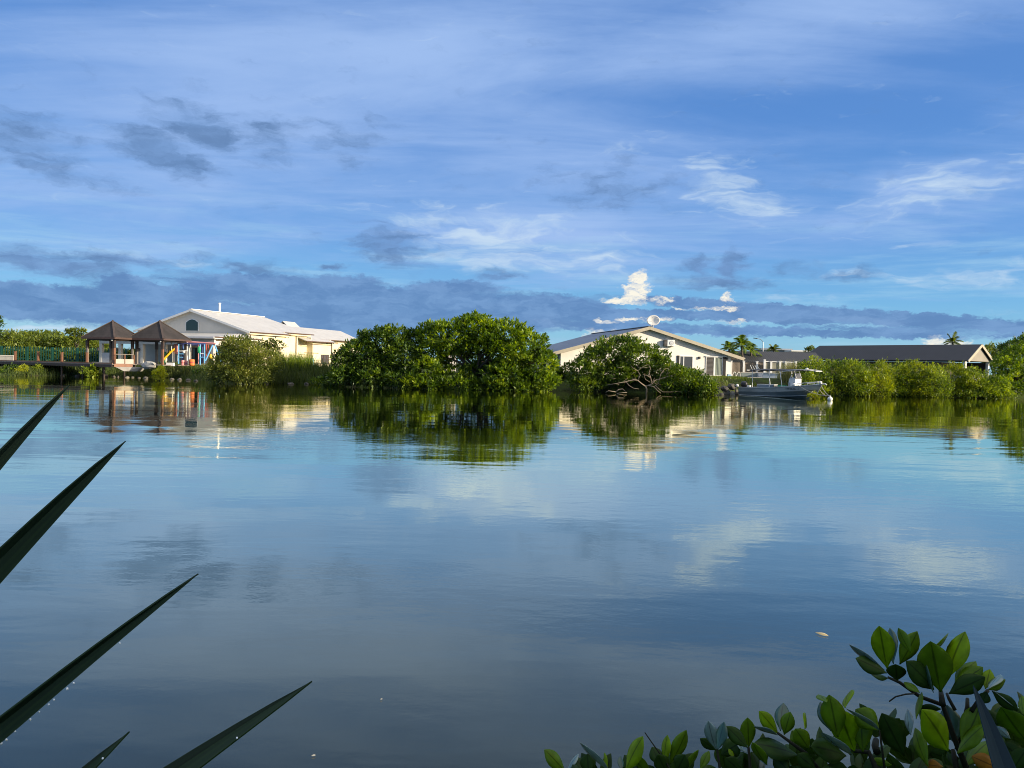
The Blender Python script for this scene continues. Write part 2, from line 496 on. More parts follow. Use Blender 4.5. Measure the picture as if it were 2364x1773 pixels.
# ------------------------------------------------------------------ water, ground, banks
def watermat():
    """Murky lake: mirror over a dull diffuse body. The mirror share follows the angle of view like water's own,
    fitted to this lake; ripples of three sizes, stronger where wind patches touch the surface."""
    m, nt, out = new_mat('lake water')
    g = nd(nt, 'ShaderNodeNewGeometry')
    def noise(sx, sy, detail, rough=0.5, rot=0.0, dist=0.0):
        mp = nd(nt, 'ShaderNodeMapping')
        mp.inputs['Scale'].default_value = (sx, sy, 1)
        mp.inputs['Rotation'].default_value = (0, 0, rot)
        nt.links.new(g.outputs['Position'], mp.inputs[0])
        n = nd(nt, 'ShaderNodeTexNoise')
        n.inputs['Scale'].default_value = 1.0
        n.inputs['Detail'].default_value = detail
        n.inputs['Roughness'].default_value = rough
        n.inputs['Distortion'].default_value = dist
        nt.links.new(mp.outputs[0], n.inputs['Vector'])
        return n.outputs['Fac']
    def mul(a, b):
        f = nd(nt, 'ShaderNodeMath', operation='MULTIPLY')
        for v, k in ((a, 0), (b, 1)):
            if isinstance(v, (int, float)): f.inputs[k].default_value = v
            else: nt.links.new(v, f.inputs[k])
        return f.outputs[0]
    def ramp(v, lo, hi, a, b):
        pr = nd(nt, 'ShaderNodeMapRange'); pr.interpolation_type = 'SMOOTHSTEP'
        nt.links.new(v, pr.inputs[0])
        for k, u in zip((1, 2, 3, 4), (lo, hi, a, b)): pr.inputs[k].default_value = u
        return pr.outputs[0]
    fine = noise(1.7, 2.9, 4, 0.55, 0.25)
    mid = noise(0.25, 0.85, 3, 0.5, -0.12, 0.4)
    long_ = noise(0.05, 0.22, 2, 0.5, 0.15)
    patch = ramp(noise(0.035, 0.085, 4, 0.6, 0.1, 0.6), 0.44, 0.62, 0.18, 1.0)
    patch2 = ramp(noise(0.05, 0.16, 3, 0.55, -0.2, 0.5), 0.40, 0.66, 0.25, 1.0)
    nrm = None
    for h, dist in ((mul(fine, patch), 0.0052), (mul(mid, patch2), 0.0105), (long_, 0.02)):
        b = nd(nt, 'ShaderNodeBump')
        b.inputs['Distance'].default_value = dist
        b.inputs['Strength'].default_value = 1.0
        nt.links.new(h, b.inputs['Height'])
        if nrm is not None: nt.links.new(nrm, b.inputs['Normal'])
        nrm = b.outputs[0]
    gl = nd(nt, 'ShaderNodeBsdfGlossy')
    gl.inputs['Color'].default_value = (0.97, 0.95, 0.77, 1)
    gl.inputs['Roughness'].default_value = 0.015
    nt.links.new(nrm, gl.inputs['Normal'])
    df = nd(nt, 'ShaderNodeBsdfDiffuse')
    df.inputs['Color'].default_value = (0.016, 0.019, 0.014, 1)
    dt = nd(nt, 'ShaderNodeVectorMath', operation='DOT_PRODUCT')
    nt.links.new(nrm, dt.inputs[0]); nt.links.new(g.outputs['Incoming'], dt.inputs[1])
    mx = nd(nt, 'ShaderNodeMath', operation='MAXIMUM'); nt.links.new(dt.outputs['Value'], mx.inputs[0]); mx.inputs[1].default_value = 0.005
    pw = nd(nt, 'ShaderNodeMath', operation='POWER'); nt.links.new(mul(mx.outputs[0], 1 / 0.285), pw.inputs[0]); pw.inputs[1].default_value = 3.3
    ad = nd(nt, 'ShaderNodeMath', operation='ADD'); nt.links.new(pw.outputs[0], ad.inputs[0]); ad.inputs[1].default_value = 1.0
    dv = nd(nt, 'ShaderNodeMath', operation='DIVIDE'); dv.inputs[0].default_value = 1.0; nt.links.new(ad.outputs[0], dv.inputs[1])
    ms = nd(nt, 'ShaderNodeMixShader')
    nt.links.new(dv.outputs[0], ms.inputs[0]); nt.links.new(df.outputs[0], ms.inputs[1]); nt.links.new(gl.outputs[0], ms.inputs[2])
    nt.links.new(ms.outputs[0], out.inputs[0])
    return m
wb = MB()
wb.add([(-600, 2.5, 0), (600, 2.5, 0), (600, 150, 0), (-600, 150, 0)], [(0, 1, 2, 3)])
tag(wb.build('water', watermat()), 'calm lake water mirroring the cloudy sky', 'water', kind='structure')

SHORE_PX = [(0, 868), (230, 869), (400, 872), (500, 884), (620, 886), (760, 888), (900, 893), (1100, 900), (1260, 901), (1400, 905),
            (1560, 910), (1650, 911), (1720, 909), (1860, 912), (1950, 915), (2100, 916), (2250, 919), (2364, 921)]
SH = [(WL(a, b).x, WL(a, b).y) for a, b in SHORE_PX]
SH = [(-600, 95), (-120, 88)] + SH + [(130, 80), (600, 95)]
def shore(x):
    for (x0, y0), (x1, y1) in zip(SH, SH[1:]):
        if x0 <= x <= x1:
            t = (x - x0) / (x1 - x0)
            return y0 + (y1 - y0) * t
    return 90.0
GZ = 1.45
def gz(x, y):
    d = y - shore(x)
    if d < -2: return -1.0
    if d < 0: return -0.5 + 0.25 * d
    rl_ = 5.5 + 7.5 * max(0.0, min(1.0, (-43 - x) / 4.0))
    if d < rl_:
        t = d / rl_
        return -0.5 + (GZ + 0.5) * (1 - (1 - t) ** 1.7)
    return GZ

def earthmat(name, cols, scale=0.5):
    m, nt, out = new_mat(name)
    b = nd(nt, 'ShaderNodeBsdfPrincipled'); b.inputs['Roughness'].default_value = 0.95
    b.inputs['Specular IOR Level'].default_value = 0.1
    g = nd(nt, 'ShaderNodeNewGeometry')
    n = nd(nt, 'ShaderNodeTexNoise'); n.inputs['Scale'].default_value = scale; n.inputs['Detail'].default_value = 8; n.inputs['Roughness'].default_value = 0.7
    nt.links.new(g.outputs['Position'], n.inputs['Vector'])
    rp = nd(nt, 'ShaderNodeValToRGB')
    rp.color_ramp.elements[0].position = 0.35; rp.color_ramp.elements[0].color = rgba(cols[0])
    rp.color_ramp.elements[1].position = 0.68; rp.color_ramp.elements[1].color = rgba(cols[2])
    e = rp.color_ramp.elements.new(0.5); e.color = rgba(cols[1])
    nt.links.new(n.outputs['Fac'], rp.inputs[0]); nt.links.new(rp.outputs[0], b.inputs['Base Color'])
    bp = nd(nt, 'ShaderNodeBump'); bp.inputs['Distance'].default_value = 0.08
    n2 = nd(nt, 'ShaderNodeTexNoise'); n2.inputs['Scale'].default_value = 6.0; n2.inputs['Detail'].default_value = 5
    nt.links.new(g.outputs['Position'], n2.inputs['Vector'])
    nt.links.new(n2.outputs['Fac'], bp.inputs['Height']); nt.links.new(bp.outputs[0], b.inputs['Normal'])
    nt.links.new(b.outputs[0], out.inputs[0])
    return m
M_earth = earthmat('bank earth and grass', ((0.035, 0.03, 0.018), (0.045, 0.06, 0.018), (0.07, 0.10, 0.02)))
rnd = random.Random(3)
xs = [-600, -300, -180] + [-90 + 1.2 * i for i in range(151)] + [180, 300, 600]
ds = [-3, -1, 0, 0.4, 0.9, 1.5, 2.2, 3.2, 4.4, 5.6, 8, 14, 25, 60, 200, 800, 3500]
gb = MB()
vs, fs = [], []
for i, x in enumerate(xs):
    for j, d in enumerate(ds):
        y = shore(x) + d
        z = gz(x, y)
        if 0.2 < d < 5: z += rnd.uniform(-0.10, 0.10); 
        if d >= 60: z -= 0.2
        vs.append((x, y, z))
nj = len(ds)
for i in range(len(xs) - 1):
    for j in range(nj - 1):
        fs.append((i * nj + j, (i + 1) * nj + j, (i + 1) * nj + j + 1, i * nj + j + 1))
gb.add(vs, fs)
tag(gb.build('ground', M_earth, smooth=True), 'grassy far bank and flat land behind the lake', 'ground', kind='structure')

# near bank under the camera (below the picture's lower edge)
nb = MB()
vs, fs = [], []
ys = [-60, -20, -4, 0, 1.0, 1.8, 2.6, 3.3, 4.0]
zs = [0.9, 0.85, 0.8, 0.75, 0.66, 0.48, 0.22, -0.05, -0.5]
xs2 = [-300, -60, -20] + [-8 + 0.8 * i for i in range(21)] + [20, 60, 300]
for x in xs2:
    for y, z in zip(ys, zs):
        vs.append((x, y, z + rnd.uniform(-0.04, 0.04)))
for i in range(len(xs2) - 1):
    for j in range(len(ys) - 1):
        a = i * len(ys) + j
        fs.append((a, a + len(ys), a + len(ys) + 1, a + 1))
nb.add(vs, fs)
tag(nb.build('near_bank', M_earth, smooth=True), 'near lake bank where the foreground plants root', 'bank', kind='structure')
# ------------------------------------------------------------------ shared building materials
M_cream = paint('cream yellow render', (0.80, 0.70, 0.47), 0.8, 0.09, 0.4, bump=0.004, bscale=30)
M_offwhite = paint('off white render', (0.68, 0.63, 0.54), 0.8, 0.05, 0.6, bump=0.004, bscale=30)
M_whitepaint = paint('white paint', (0.80, 0.79, 0.75), 0.5, 0.06, 1.5)
M_greyshade = paint('pale grey render', (0.46, 0.47, 0.48), 0.8, 0.07, 0.8)
M_whiteroof = ribbed('white ribbed metal roof', (0.52, 0.50, 0.46), 0.25, 1, 0.4, 0.0, 0.02)
M_greyroof = ribbed('grey ribbed metal roof', (0.15, 0.155, 0.165), 0.6, 1, 0.4, 0.2, 0.03, 0.22)
M_darkroof = ribbed('charcoal metal roof', (0.032, 0.034, 0.040), 0.3, 0, 0.7, 0.0, 0.012, 0.10)
M_fascia = paint('tan fascia board', (0.42, 0.37, 0.27), 0.6, 0.08, 1.0)
M_brown = paint('brown gutter', (0.10, 0.055, 0.035), 0.5, 0.1, 2.0)
M_glass = glassmat('dark window glass')
M_glass2 = glassmat('grey window glass', (0.06, 0.063, 0.068), 0.12, 0.6)
M_louvre = ribbed('louvre panes', (0.085, 0.078, 0.072), 0.14, 2, 0.3, 0.0, 0.02)
M_dark = paint('dark interior', (0.012, 0.012, 0.014), 0.8, 0.2, 1.0)
M_black = paint('black fitting', (0.025, 0.025, 0.028), 0.4, 0.1, 3.0)
M_curtain = ribbed('pale green curtain', (0.19, 0.225, 0.19), 0.16, 0, 0.8, 0.0, 0.05)
M_concrete = paint('pale concrete', (0.48, 0.45, 0.39), 0.85, 0.14, 1.5, bump=0.006)
M_timber = ribbed('weathered fence timber', (0.20, 0.16, 0.12), 0.14, 0, 0.8, 0.0, 0.02, 0.22)
M_shingle = ribbed('brown timber shingles', (0.036, 0.029, 0.028), 0.22, 2, 0.85, 0.0, 0.05, 0.3, rows=True)
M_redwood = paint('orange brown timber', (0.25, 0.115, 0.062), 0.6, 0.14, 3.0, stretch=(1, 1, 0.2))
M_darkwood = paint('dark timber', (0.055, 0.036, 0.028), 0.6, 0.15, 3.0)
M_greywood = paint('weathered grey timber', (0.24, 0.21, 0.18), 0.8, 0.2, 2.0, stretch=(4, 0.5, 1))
M_metal = paint('galvanised steel', (0.45, 0.46, 0.47), 0.35, 0.08, 3.0, metal=0.6)

def gable_end(x0, x1, y, zb, ze, xa, za):
    return [(x0, y, zb), (x1, y, zb), (x1, y, ze), (xa, y, za), (x0, y, ze)]

def slab(mb, a, b, c, d, t):
    """A roof sheet: quad abcd with thickness t below it."""
    q = [Vector(p) for p in (a, b, c, d)]
    n = (q[1] - q[0]).cross(q[3] - q[0]).normalized()
    if n.z < 0: n = -n
    lo = [p - n * t for p in q]
    mb.add(q + lo, [(0, 1, 2, 3), (7, 6, 5, 4), (0, 4, 5, 1), (1, 5, 6, 2), (2, 6, 7, 3), (3, 7, 4, 0)])

def window(parent, name, x0, x1, z0, z1, y, face, glass, frame_mat, fw=0.07, bars=()):
    """A window lying in a plane. face 'y': plane y = const looking to -y; 'x': plane x = const looking to +x."""
    fr = MB()
    def bx(mb, a0, a1, c0, c1, d0, d1):
        if face == 'y': mb.box(a0, a1, y - d1, y - d0, c0, c1)
        else: mb.box(y + d0, y + d1, a0, a1, c0, c1)
    bx(fr, x0, x1, z1 - fw, z1, 0.003, 0.07); bx(fr, x0, x1, z0, z0 + fw, 0.003, 0.07)
    bx(fr, x0, x0 + fw, z0 + fw, z1 - fw, 0.003, 0.07); bx(fr, x1 - fw, x1, z0 + fw, z1 - fw, 0.003, 0.07)
    for q in bars: bx(fr, q - fw / 2, q + fw / 2, z0 + fw, z1 - fw, 0.003, 0.066)
    f = fr.build(name, frame_mat, parent)
    g = MB()
    bx(g, x0 + fw, x1 - fw, z0 + fw, z1 - fw, 0.003, 0.03)
    g.build('pane', glass, f)
    return f

# ================================================================== LEFT HOUSE
# local x along its lake-side gable, local y along the long yellow wall (away from the lake)
lh = thing('white_gabled_house', 'long cream house with white metal roof and arched gable window behind the two pavilions', 'house',
           (-34.1, 100.0, GZ), R_(-17.46))
ZE, ZR, HWD = 4.55, 7.27, 8.8            # eave, ridge (above ground), half width
L1, L2 = 8.4, 15.7
w = MB()
w.prism(gable_end(-2 * HWD, 0, 0, -0.2, ZE, -HWD, ZR - 0.12), (0, 0.25, 0))
w.build('gable_wall', M_offwhite, lh)
w = MB()
w.box(-0.25, 0, 0.25, L1, -0.2, ZE)
w.box(-1.25, -1.0, L1, L2 - 0.6, -0.2, ZE + 0.31)
w.box(-1.0, -0.25, L1 - 0.25, L1, -0.2, ZE + 0.1)
w.prism(gable_end(-2 * HWD, -1.25, L2 - 0.6, -0.2, ZE, -HWD, ZR - 0.12), (0, 0.2, 0))
w.box(-2 * HWD, -2 * HWD + 0.25, 0.25, L2 - 0.6, -0.2, ZE)
w.build('side_wall', M_cream, lh)
sl_ = (ZR - ZE) / HWD
r = MB()
OV = 0.45
slab(r, (-HWD, -OV, ZR), (OV, -OV, ZE - sl_ * OV), (OV, L1, ZE - sl_ * OV), (-HWD, L1, ZR), 0.10)
slab(r, (-HWD, L1, ZR), (-1.0 + OV, L1, ZE + sl_ * (1 - OV)), (-1.0 + OV, L2 + 0.3, ZE + sl_ * (1 - OV)), (-HWD, L2 - 0.2, ZR), 0.10)
slab(r, (-HWD, -OV, ZR), (-HWD, L2 - 0.2, ZR), (-2 * HWD - OV, L2 - 0.2, ZE - sl_ * OV), (-2 * HWD - OV, -OV, ZE - sl_ * OV), 0.10)
rf = r.build('roof', M_whiteroof, lh)
c = MB()
c.beam((-HWD, -OV - 0.02, ZR + 0.03), (-HWD, L2 - 0.18, ZR + 0.03), 0.4, 0.07)
c.build('ridge_cap', M_whitepaint, rf)
bgb = MB()
for s in (1, -1):
    bgb.beam((-HWD, -OV - 0.03, ZR - 0.14), (-HWD + s * (HWD + OV), -OV - 0.03, ZE - sl_ * OV - 0.14), 0.05, 0.26)
bgb.build('barge_board', M_whitepaint, lh)
# gutters with their brown lips, downpipes
gt = MB()
ge = ZE - sl_ * OV
gt.box(OV - 0.02, OV + 0.12, -OV, L1 + 0.2, ge - 0.16, ge - 0.02)
gt.box(-1.0 + OV - 0.02, -1.0 + OV + 0.12, L1 - 0.5, L2 + 0.5, ge + 0.16, ge + 0.30)
gt.build('gutter', M_brown, lh)
fb = MB()
fb.box(0.003, OV - 0.03, -OV + 0.02, L1, ge - 0.36, ge - 0.17)
fb.box(-0.997, -1.0 + OV - 0.03, L1 + 0.003, L2 - 0.2, ge - 0.05, ge + 0.14)
fb.build('soffit', M_cream, lh)
tr = MB()
tr.box(0.003, 0.05, 0.3, L1 - 1.2, ge - 0.46, ge - 0.37)
tr.box(0.003, 0.06, 5.6, 7.9, 2.55, 2.66)
tr.build('trim_line', M_brown, lh)
for (dx, dy, zt) in ((0.08, 0.25, ge - 0.3), (-0.9, 12.2, ge)):
    d = MB(); d.tube([(dx, dy, 0), (dx, dy, zt)], 0.06, 8)
    d.build('downpipe', M_brown, lh)
sl2 = MB(); sl2.ball((0.2, L1 + 0.1, ge - 0.28), (0.16, 0.16, 0.2), 10, 6)
sl2.build('wall_lamp', M_metal, lh, smooth=True)
# windows of the yellow wall
window(lh, 'window', 3.9, 5.0, 0.9, 2.1, 0.0, 'x', M_louvre, M_brown)
window(lh, 'window', 5.8, 6.7, 0.3, 2.1, 0.0, 'x', M_louvre, M_brown)
# arched gable window (grey tinted panes, dark frame)
AW = [(-HWD - 0.95, 0, 4.45), (-HWD + 0.95, 0, 4.45), (-HWD + 0.95, 0, 5.55), (-HWD + 0.5, 0, 5.85), (-HWD, 0, 5.98), (-HWD - 0.5, 0, 5.85), (-HWD - 0.95, 0, 5.55)]
a = MB()
cxa, cza = -HWD, 5.15
outer = [((x - cxa) * 1.10 + cxa, -0.07, (z - cza) * 1.10 + cza) for x, y, z in AW]
a.prism(outer, (0, 0.067, 0))
ar = a.build('arched_window', M_whitepaint, lh)
a = MB(); a.prism([((x - cxa) * 0.98 + cxa, -0.10, (z - cza) * 0.98 + cza) for x, y, z in AW], (0, 0.028, 0))
a.build('pane', glassmat('green black glass', (0.015, 0.03, 0.03), 0.08, 0.6), ar)
# roof pipe on the ridge
p = MB(); p.tube([(-HWD, 5.4, ZR - 0.1), (-HWD, 5.4, ZR + 1.15)], 0.13, 12); p.tube([(-HWD, 5.4, ZR + 1.152), (-HWD, 5.4, ZR + 1.30)], 0.19, 12)
p.build('flue_pipe', M_whitepaint, lh, smooth=False)
# small vent gable on the far side of the roof
vg = MB()
vg.prism([(-8.9, 19.0, ZR - 1.6), (-6.3, 19.0, ZR - 1.6), (-7.6, 19.0, ZR - 0.55)], (0, 2.5, 0))
vgo = vg.build('vent_gable', M_dark, lh)
vr = MB()
slab(vr, (-7.6, 18.7, ZR - 0.42), (-6.0, 18.7, ZR - 1.75), (-6.0, 22, ZR - 1.75), (-7.6, 22, ZR - 0.42), 0.1)
slab(vr, (-7.6, 18.7, ZR - 0.42), (-7.6, 22, ZR - 0.42), (-9.2, 22, ZR - 1.75), (-9.2, 18.7, ZR - 1.75), 0.1)
vr.build('vent_roof', M_whiteroof, vgo)
# verandah in front of the gable (its right part carries the white fascia)
VQ, VW, VZ = 7.2, 17.4, 3.4
v = MB()
v.box(-VW + 0.4, 0.4, -VQ, -VQ + 0.25, VZ - 0.95, VZ - 0.2)         # front beam
v.box(0.15, 0.4, -VQ + 0.25, 0.0, VZ - 0.95, VZ - 0.2)
v.build('verandah_beam', M_offwhite, lh)
v = MB()
slab(v, (-VW + 0.1, -VQ - 0.45, VZ), (0.75, -VQ - 0.45, VZ), (-1.2, -0.003, VZ + 0.75), (-VW + 0.1, -0.003, VZ + 0.75), 0.16)
slab(v, (0.75, -VQ - 0.45, VZ), (0.75, 1.6, VZ), (0.05, 1.6, VZ + 0.32), (-1.2, -0.003, VZ + 0.75), 0.16)
v.build('verandah_roof', M_whiteroof, lh)
v = MB()
v.box(-8.3, 0.75, -VQ - 0.52, -VQ - 0.452, VZ - 0.17, VZ + 0.06)
v.box(0.752, 0.82, -VQ - 0.45, 1.6, VZ - 0.17, VZ + 0.06)
v.build('verandah_fascia', M_whitepaint, lh)
v = MB()
v.box(0.822, 0.92, -VQ - 0.45, 1.7, VZ - 0.05, VZ + 0.08)
v.box(0.402, 0.46, -VQ + 0.3, 1.4, VZ - 0.42, VZ - 0.30)
v.build('verandah_gutter', M_brown, lh)
for cx in (0.1, -3.4, -6.9, -10.35, -13.8, -16.8):
    k = MB(); k.box(cx - 0.2, cx + 0.2, -VQ + 0.02, -VQ + 0.42, -0.1, VZ - 0.95)
    k.build('verandah_column', M_offwhite, lh)
for cx in (-10.35, -13.8, -16.8):
    k = MB(); k.tube([(cx - 0.3, -VQ - 0.1, 1.55), (cx - 0.3, -VQ - 0.1, 1.95)], 0.11, 10); k.box(cx - 0.34, cx - 0.2, -VQ - 0.05, -VQ + 0.1, 1.7, 1.76)
    k.build('wall_lamp', M_black, lh)
k = MB(); k.box(-17.0, -14.7, -VQ + 0.05, -VQ + 0.2, -0.1, 1.3)
k.build('parapet', M_greyshade, lh)
k = MB(); k.box(-17.6, 0.4, -VQ - 0.5, 0, -0.1, 0.08); k.build('verandah_floor', M_concrete, lh)
for (x0, x1, z1) in ((-8.7, -7.1, 2.2), (-5.6, -4.0, 2.2), (-3.0, -0.6, 2.3)):
    window(lh, 'door', x0, x1, 0.1, z1, -0.004, 'y', M_glass, M_darkwood, 0.08)
# second, lower wing further along the same wall
WZE, WZR = 3.85, 6.0
w = MB()
w.box(-0.25, 0, L2 - 0.6, 20.6, -0.2, WZE)
w.box(-1.45, -1.2, 20.6, 31.5, -0.2, WZE + 0.42)
w.box(-1.2, -0.25, 20.4, 20.6, -0.2, WZE + 0.2)
w.box(-1.3, -0.25, L2 - 0.6, L2 - 0.4, -0.2, WZE + 0.35)
w.build('wing_wall', M_cream, lh)
s2 = (WZR - WZE) / 6.0
r = MB()
slab(r, (-6, L2 - 3.5, WZR), (OV, L2 - 3.5 + 0.6, WZE - s2 * OV), (OV, 20.9, WZE - s2 * OV), (-6, 20.9, WZR), 0.1)
slab(r, (-6, 20.9, WZR), (-1.2 + OV, 20.9, WZE + s2 * (1.2 - OV)), (-1.2 + OV, 32.2, WZE + s2 * (1.2 - OV)), (-6, 32.2 - 5.0 + 6.2, WZR), 0.1)
slab(r, (-6, L2 - 0.6, WZR), (-6, 33.4, WZR), (-12, 33.4, WZE), (-12, L2 - 0.6, WZE), 0.1)
r.build('wing_roof', M_whiteroof, lh)
gt = MB()
ge = WZE - s2 * OV
gt.box(OV - 0.02, OV + 0.12, L2 - 3.0, 21.4, ge - 0.16, ge - 0.02)
gt.box(-1.2 + OV - 0.02, -1.2 + OV + 0.12, 18.0, 32.4, ge + 0.26, ge + 0.40)
gt.build('gutter', M_brown, lh)
tr = MB(); tr.box(0.003, 0.05, L2 - 2.6, 20.4, ge - 0.5, ge - 0.42); tr.box(0.003, 0.05, L2 - 2.8, L2 + 1.0, 1.9, 1.98); tr.build('trim_line', M_brown, lh)
d = MB(); d.tube([(0.08, 20.4, 0), (0.08, 20.4, ge - 0.1)], 0.07, 8); d.build('downpipe', M_brown, lh)
d = MB(); d.ball((-0.6, 22.0, ge - 0.05), (0.16, 0.16, 0.2), 10, 6); d.build('wall_lamp', M_metal, lh, smooth=True)
window(lh, 'window', 17.4, 19.6, 0.3, 1.75, 0.0, 'x', M_louvre, M_brown, bars=(18.1, 18.9))
window(lh, 'window', 22.6, 23.6, 0.7, 1.9, -1.2, 'x', M_louvre, M_brown)
window(lh, 'window', 26.0, 27.6, 0.3, 1.9, -1.2, 'x', M_louvre, M_brown)

# ================================================================== RIGHT HOUSE
rh = thing('gabled_house', 'cream single storey house with grey ribbed roof and sliding doors facing the lake', 'house', (24.25, 86.0, GZ), R_(10.0))
RW, RE, RR, RL = 19.4, 2.55, 5.30, 22.0      # width, eave height at wall, ridge, length
sr = (RR - RE) / (RW / 2)
w = MB()
w.prism(gable_end(-RW, 0, 0, -0.2, RE, -RW / 2, RR - 0.12), (0, 0.25, 0))
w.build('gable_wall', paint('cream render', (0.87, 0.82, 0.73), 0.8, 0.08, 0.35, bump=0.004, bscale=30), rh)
w = MB()
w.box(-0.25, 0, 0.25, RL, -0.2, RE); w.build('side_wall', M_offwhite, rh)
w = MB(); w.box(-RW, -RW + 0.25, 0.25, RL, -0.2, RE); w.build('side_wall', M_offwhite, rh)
r = MB()
FO, SO = 0.5, 1.3
slab(r, (-RW / 2, -FO, RR), (SO, -FO, RE - sr * SO), (SO, RL, RE - sr * SO), (-RW / 2, RL, RR), 0.12)
slab(r, (-RW / 2, -FO, RR), (-RW / 2, RL, RR), (-RW - 0.9, RL, RE - sr * 0.9), (-RW - 0.9, -FO, RE - sr * 0.9), 0.12)
rf = r.build('roof', M_greyroof, rh)
b = MB()
b.beam((-RW / 2, -FO - 0.04, RR - 0.16), (SO + 0.02, -FO - 0.04, RE - sr * SO - 0.18), 0.06, 0.34)
b.beam((-RW / 2, -FO - 0.04, RR - 0.16), (-RW - 0.92, -FO - 0.04, RE - sr * 0.9 - 0.16), 0.06, 0.34)
b.build('barge_board', M_fascia, rh)
b = MB(); b.beam((-RW / 2, -FO - 0.08, RR + 0.03), (-RW / 2, RL, RR + 0.03), 0.45, 0.07); b.build('ridge_cap', M_greyroof, rf)
b = MB(); b.beam((SO + 0.08, -FO - 0.06, RE - sr * SO - 0.1), (SO + 0.08, RL, RE - sr * SO - 0.1), 0.12, 0.14); b.build('gutter', M_fascia, rh)
# sliding door group: dark screen, frames, curtained glass, dark shutter
D0 = -2.95
window(rh, 'sliding_door', D0 - 0.02, D0 + 0.98, 0.06, 2.2, -0.003, 'y', M_louvre, M_whitepaint, 0.07)
window(rh, 'sliding_door', D0 + 0.985, D0 + 1.98, 0.06, 2.2, -0.003, 'y', M_curtain, M_whitepaint, 0.09)
k = MB(); k.box(D0 + 1.99, D0 + 2.32, -0.14, -0.004, 0.06, 2.2); k.build('shutter', M_dark, rh)
k = MB(); k.box(D0 - 0.1, D0 + 2.4, -0.17, -0.004, 2.203, 2.27); k.build('door_track', M_whitepaint, rh)
window(rh, 'window', -6.05, -4.45, 0.2, 2.25, -0.003, 'y', M_glass2, M_whitepaint, 0.09, bars=(-5.55,))
k = MB(); k.box(-6.3, -6.06, -0.1, -0.004, 0.2, 2.25); k.build('shutter', M_dark, rh)
for x, z in ((-3.75, 2.05), (-0.5, 2.03), (-18.9, 2.5)):
    k = MB(); k.box(x - 0.11, x + 0.11, -0.18, -0.004, z - 0.13, z + 0.13); k.build('wall_light', M_black, rh, bevel=0.02)
k = MB(); k.box(-RW - 0.05, -RW - 0.003, 1.0, 2.4, 0.9, 2.1); k.build('side_window', M_glass, rh)
# air conditioner
ac = thing('air_conditioner', 'white outdoor air conditioner unit with round fan high on the cream gable', 'air conditioner')
ac.parent = None
acl = rh.matrix_basis @ Vector((0, 0, 0)) if False else None
def on(root, p):
    c, s = math.cos(root.rotation_euler.z), math.sin(root.rotation_euler.z)
    return Vector((root.location.x + c * p[0] - s * p[1], root.location.y + s * p[0] + c * p[1], root.location.z + p[2]))
ac.location = on(rh, (-7.35, -0.02, 3.25)); ac.rotation_euler = (0, 0, rh.rotation_euler.z)
k = MB(); k.box(-0.28, 0.55, -0.42, -0.06, 0.0, 0.68); k.build('casing', M_whitepaint, ac, bevel=0.02)
k = MB(); k.tube([(0.2, -0.425, 0.34), (0.2, -0.46, 0.34)], [0.27, 0.25], 20); f = k.build('fan_grille', M_greyshade, ac)
k = MB(); k.tube([(0.2, -0.462, 0.34), (0.2, -0.475, 0.34)], [0.07, 0.06], 14); k.build('hub', M_whitepaint, f)
k = MB(); k.box(-0.62, -0.3, -0.40, -0.05, 0.02, 0.66); k.build('louvre_panel', M_louvre, ac)
for q in (-0.2, 0.45):
    k = MB(); k.beam((q, -0.35, -0.05), (q, 0.0, -0.05), 0.05); k.build('bracket', M_metal, ac)
# satellite dish on the ridge end
dsh = thing('satellite_dish', 'round white satellite dish on the roof peak of the cream house', 'satellite dish', on(rh, (-RW / 2 + 0.45, -0.1, RR)), 0)
d = MB()
vs, fs = [], []
DR, DN, RN = 0.70, 28, 5
axis = Vector((-0.20, -0.86, 0.47)).normalized()
u = axis.cross(Vector((0, 0, 1))).normalized(); v2 = u.cross(axis)
cen = Vector((0.05, -0.1, 0.62))
for i in range(RN + 1):
    rr = DR * i / RN
    for kx in range(DN):
        an = 2 * math.pi * kx / DN
        vs.append(cen + (u * math.cos(an) + v2 * math.sin(an) * 0.94) * rr + axis * (0.17 * (rr / DR) ** 2))
for i in range(RN):
    for kx in range(DN):
        k2 = (kx + 1) % DN
        fs.append((i * DN + kx, i * DN + k2, (i + 1) * DN + k2, (i + 1) * DN + kx))
d.add(vs, fs)
d.build('reflector', paint('warm white dish', (0.78, 0.74, 0.66), 0.5, 0.05, 2.0), dsh, smooth=True, solid=0.03)
k = MB(); tipf = cen + axis * 0.75
k.tube([cen - v2 * 0.7 + axis * 0.22, tipf], 0.025, 6); k.tube([cen + v2 * 0.1 - u * 0.72 + axis * 0.24, tipf], 0.018, 6); k.ball(tipf, 0.07, 8, 6)
k.build('feed_arm', M_greyshade, dsh)
k = MB(); k.tube([(0.05, 0.1, -0.1), (0.05, 0.1, 0.5), tuple(cen - axis * 0.05)], 0.05, 8); k.tube([(-0.45, -0.3, -0.13), (0.05, 0.1, 0.3)], 0.025, 6)
k.build('mount', M_metal, dsh)

# patio edge in front of the right house
pt = MB()
pa = [on(rh, q) for q in ((-3.6, -0.004, 0), (9.5, -0.004, 0), (9.5, -2.0, 0), (-3.6, -2.0, 0))]
pt.prism([(p.x, p.y, GZ - 0.15) for p in reversed(pa)], (0, 0, 0.18))
tag(pt.build('patio', M_concrete), 'pale concrete patio edge below the sliding doors', 'patio', kind='structure')

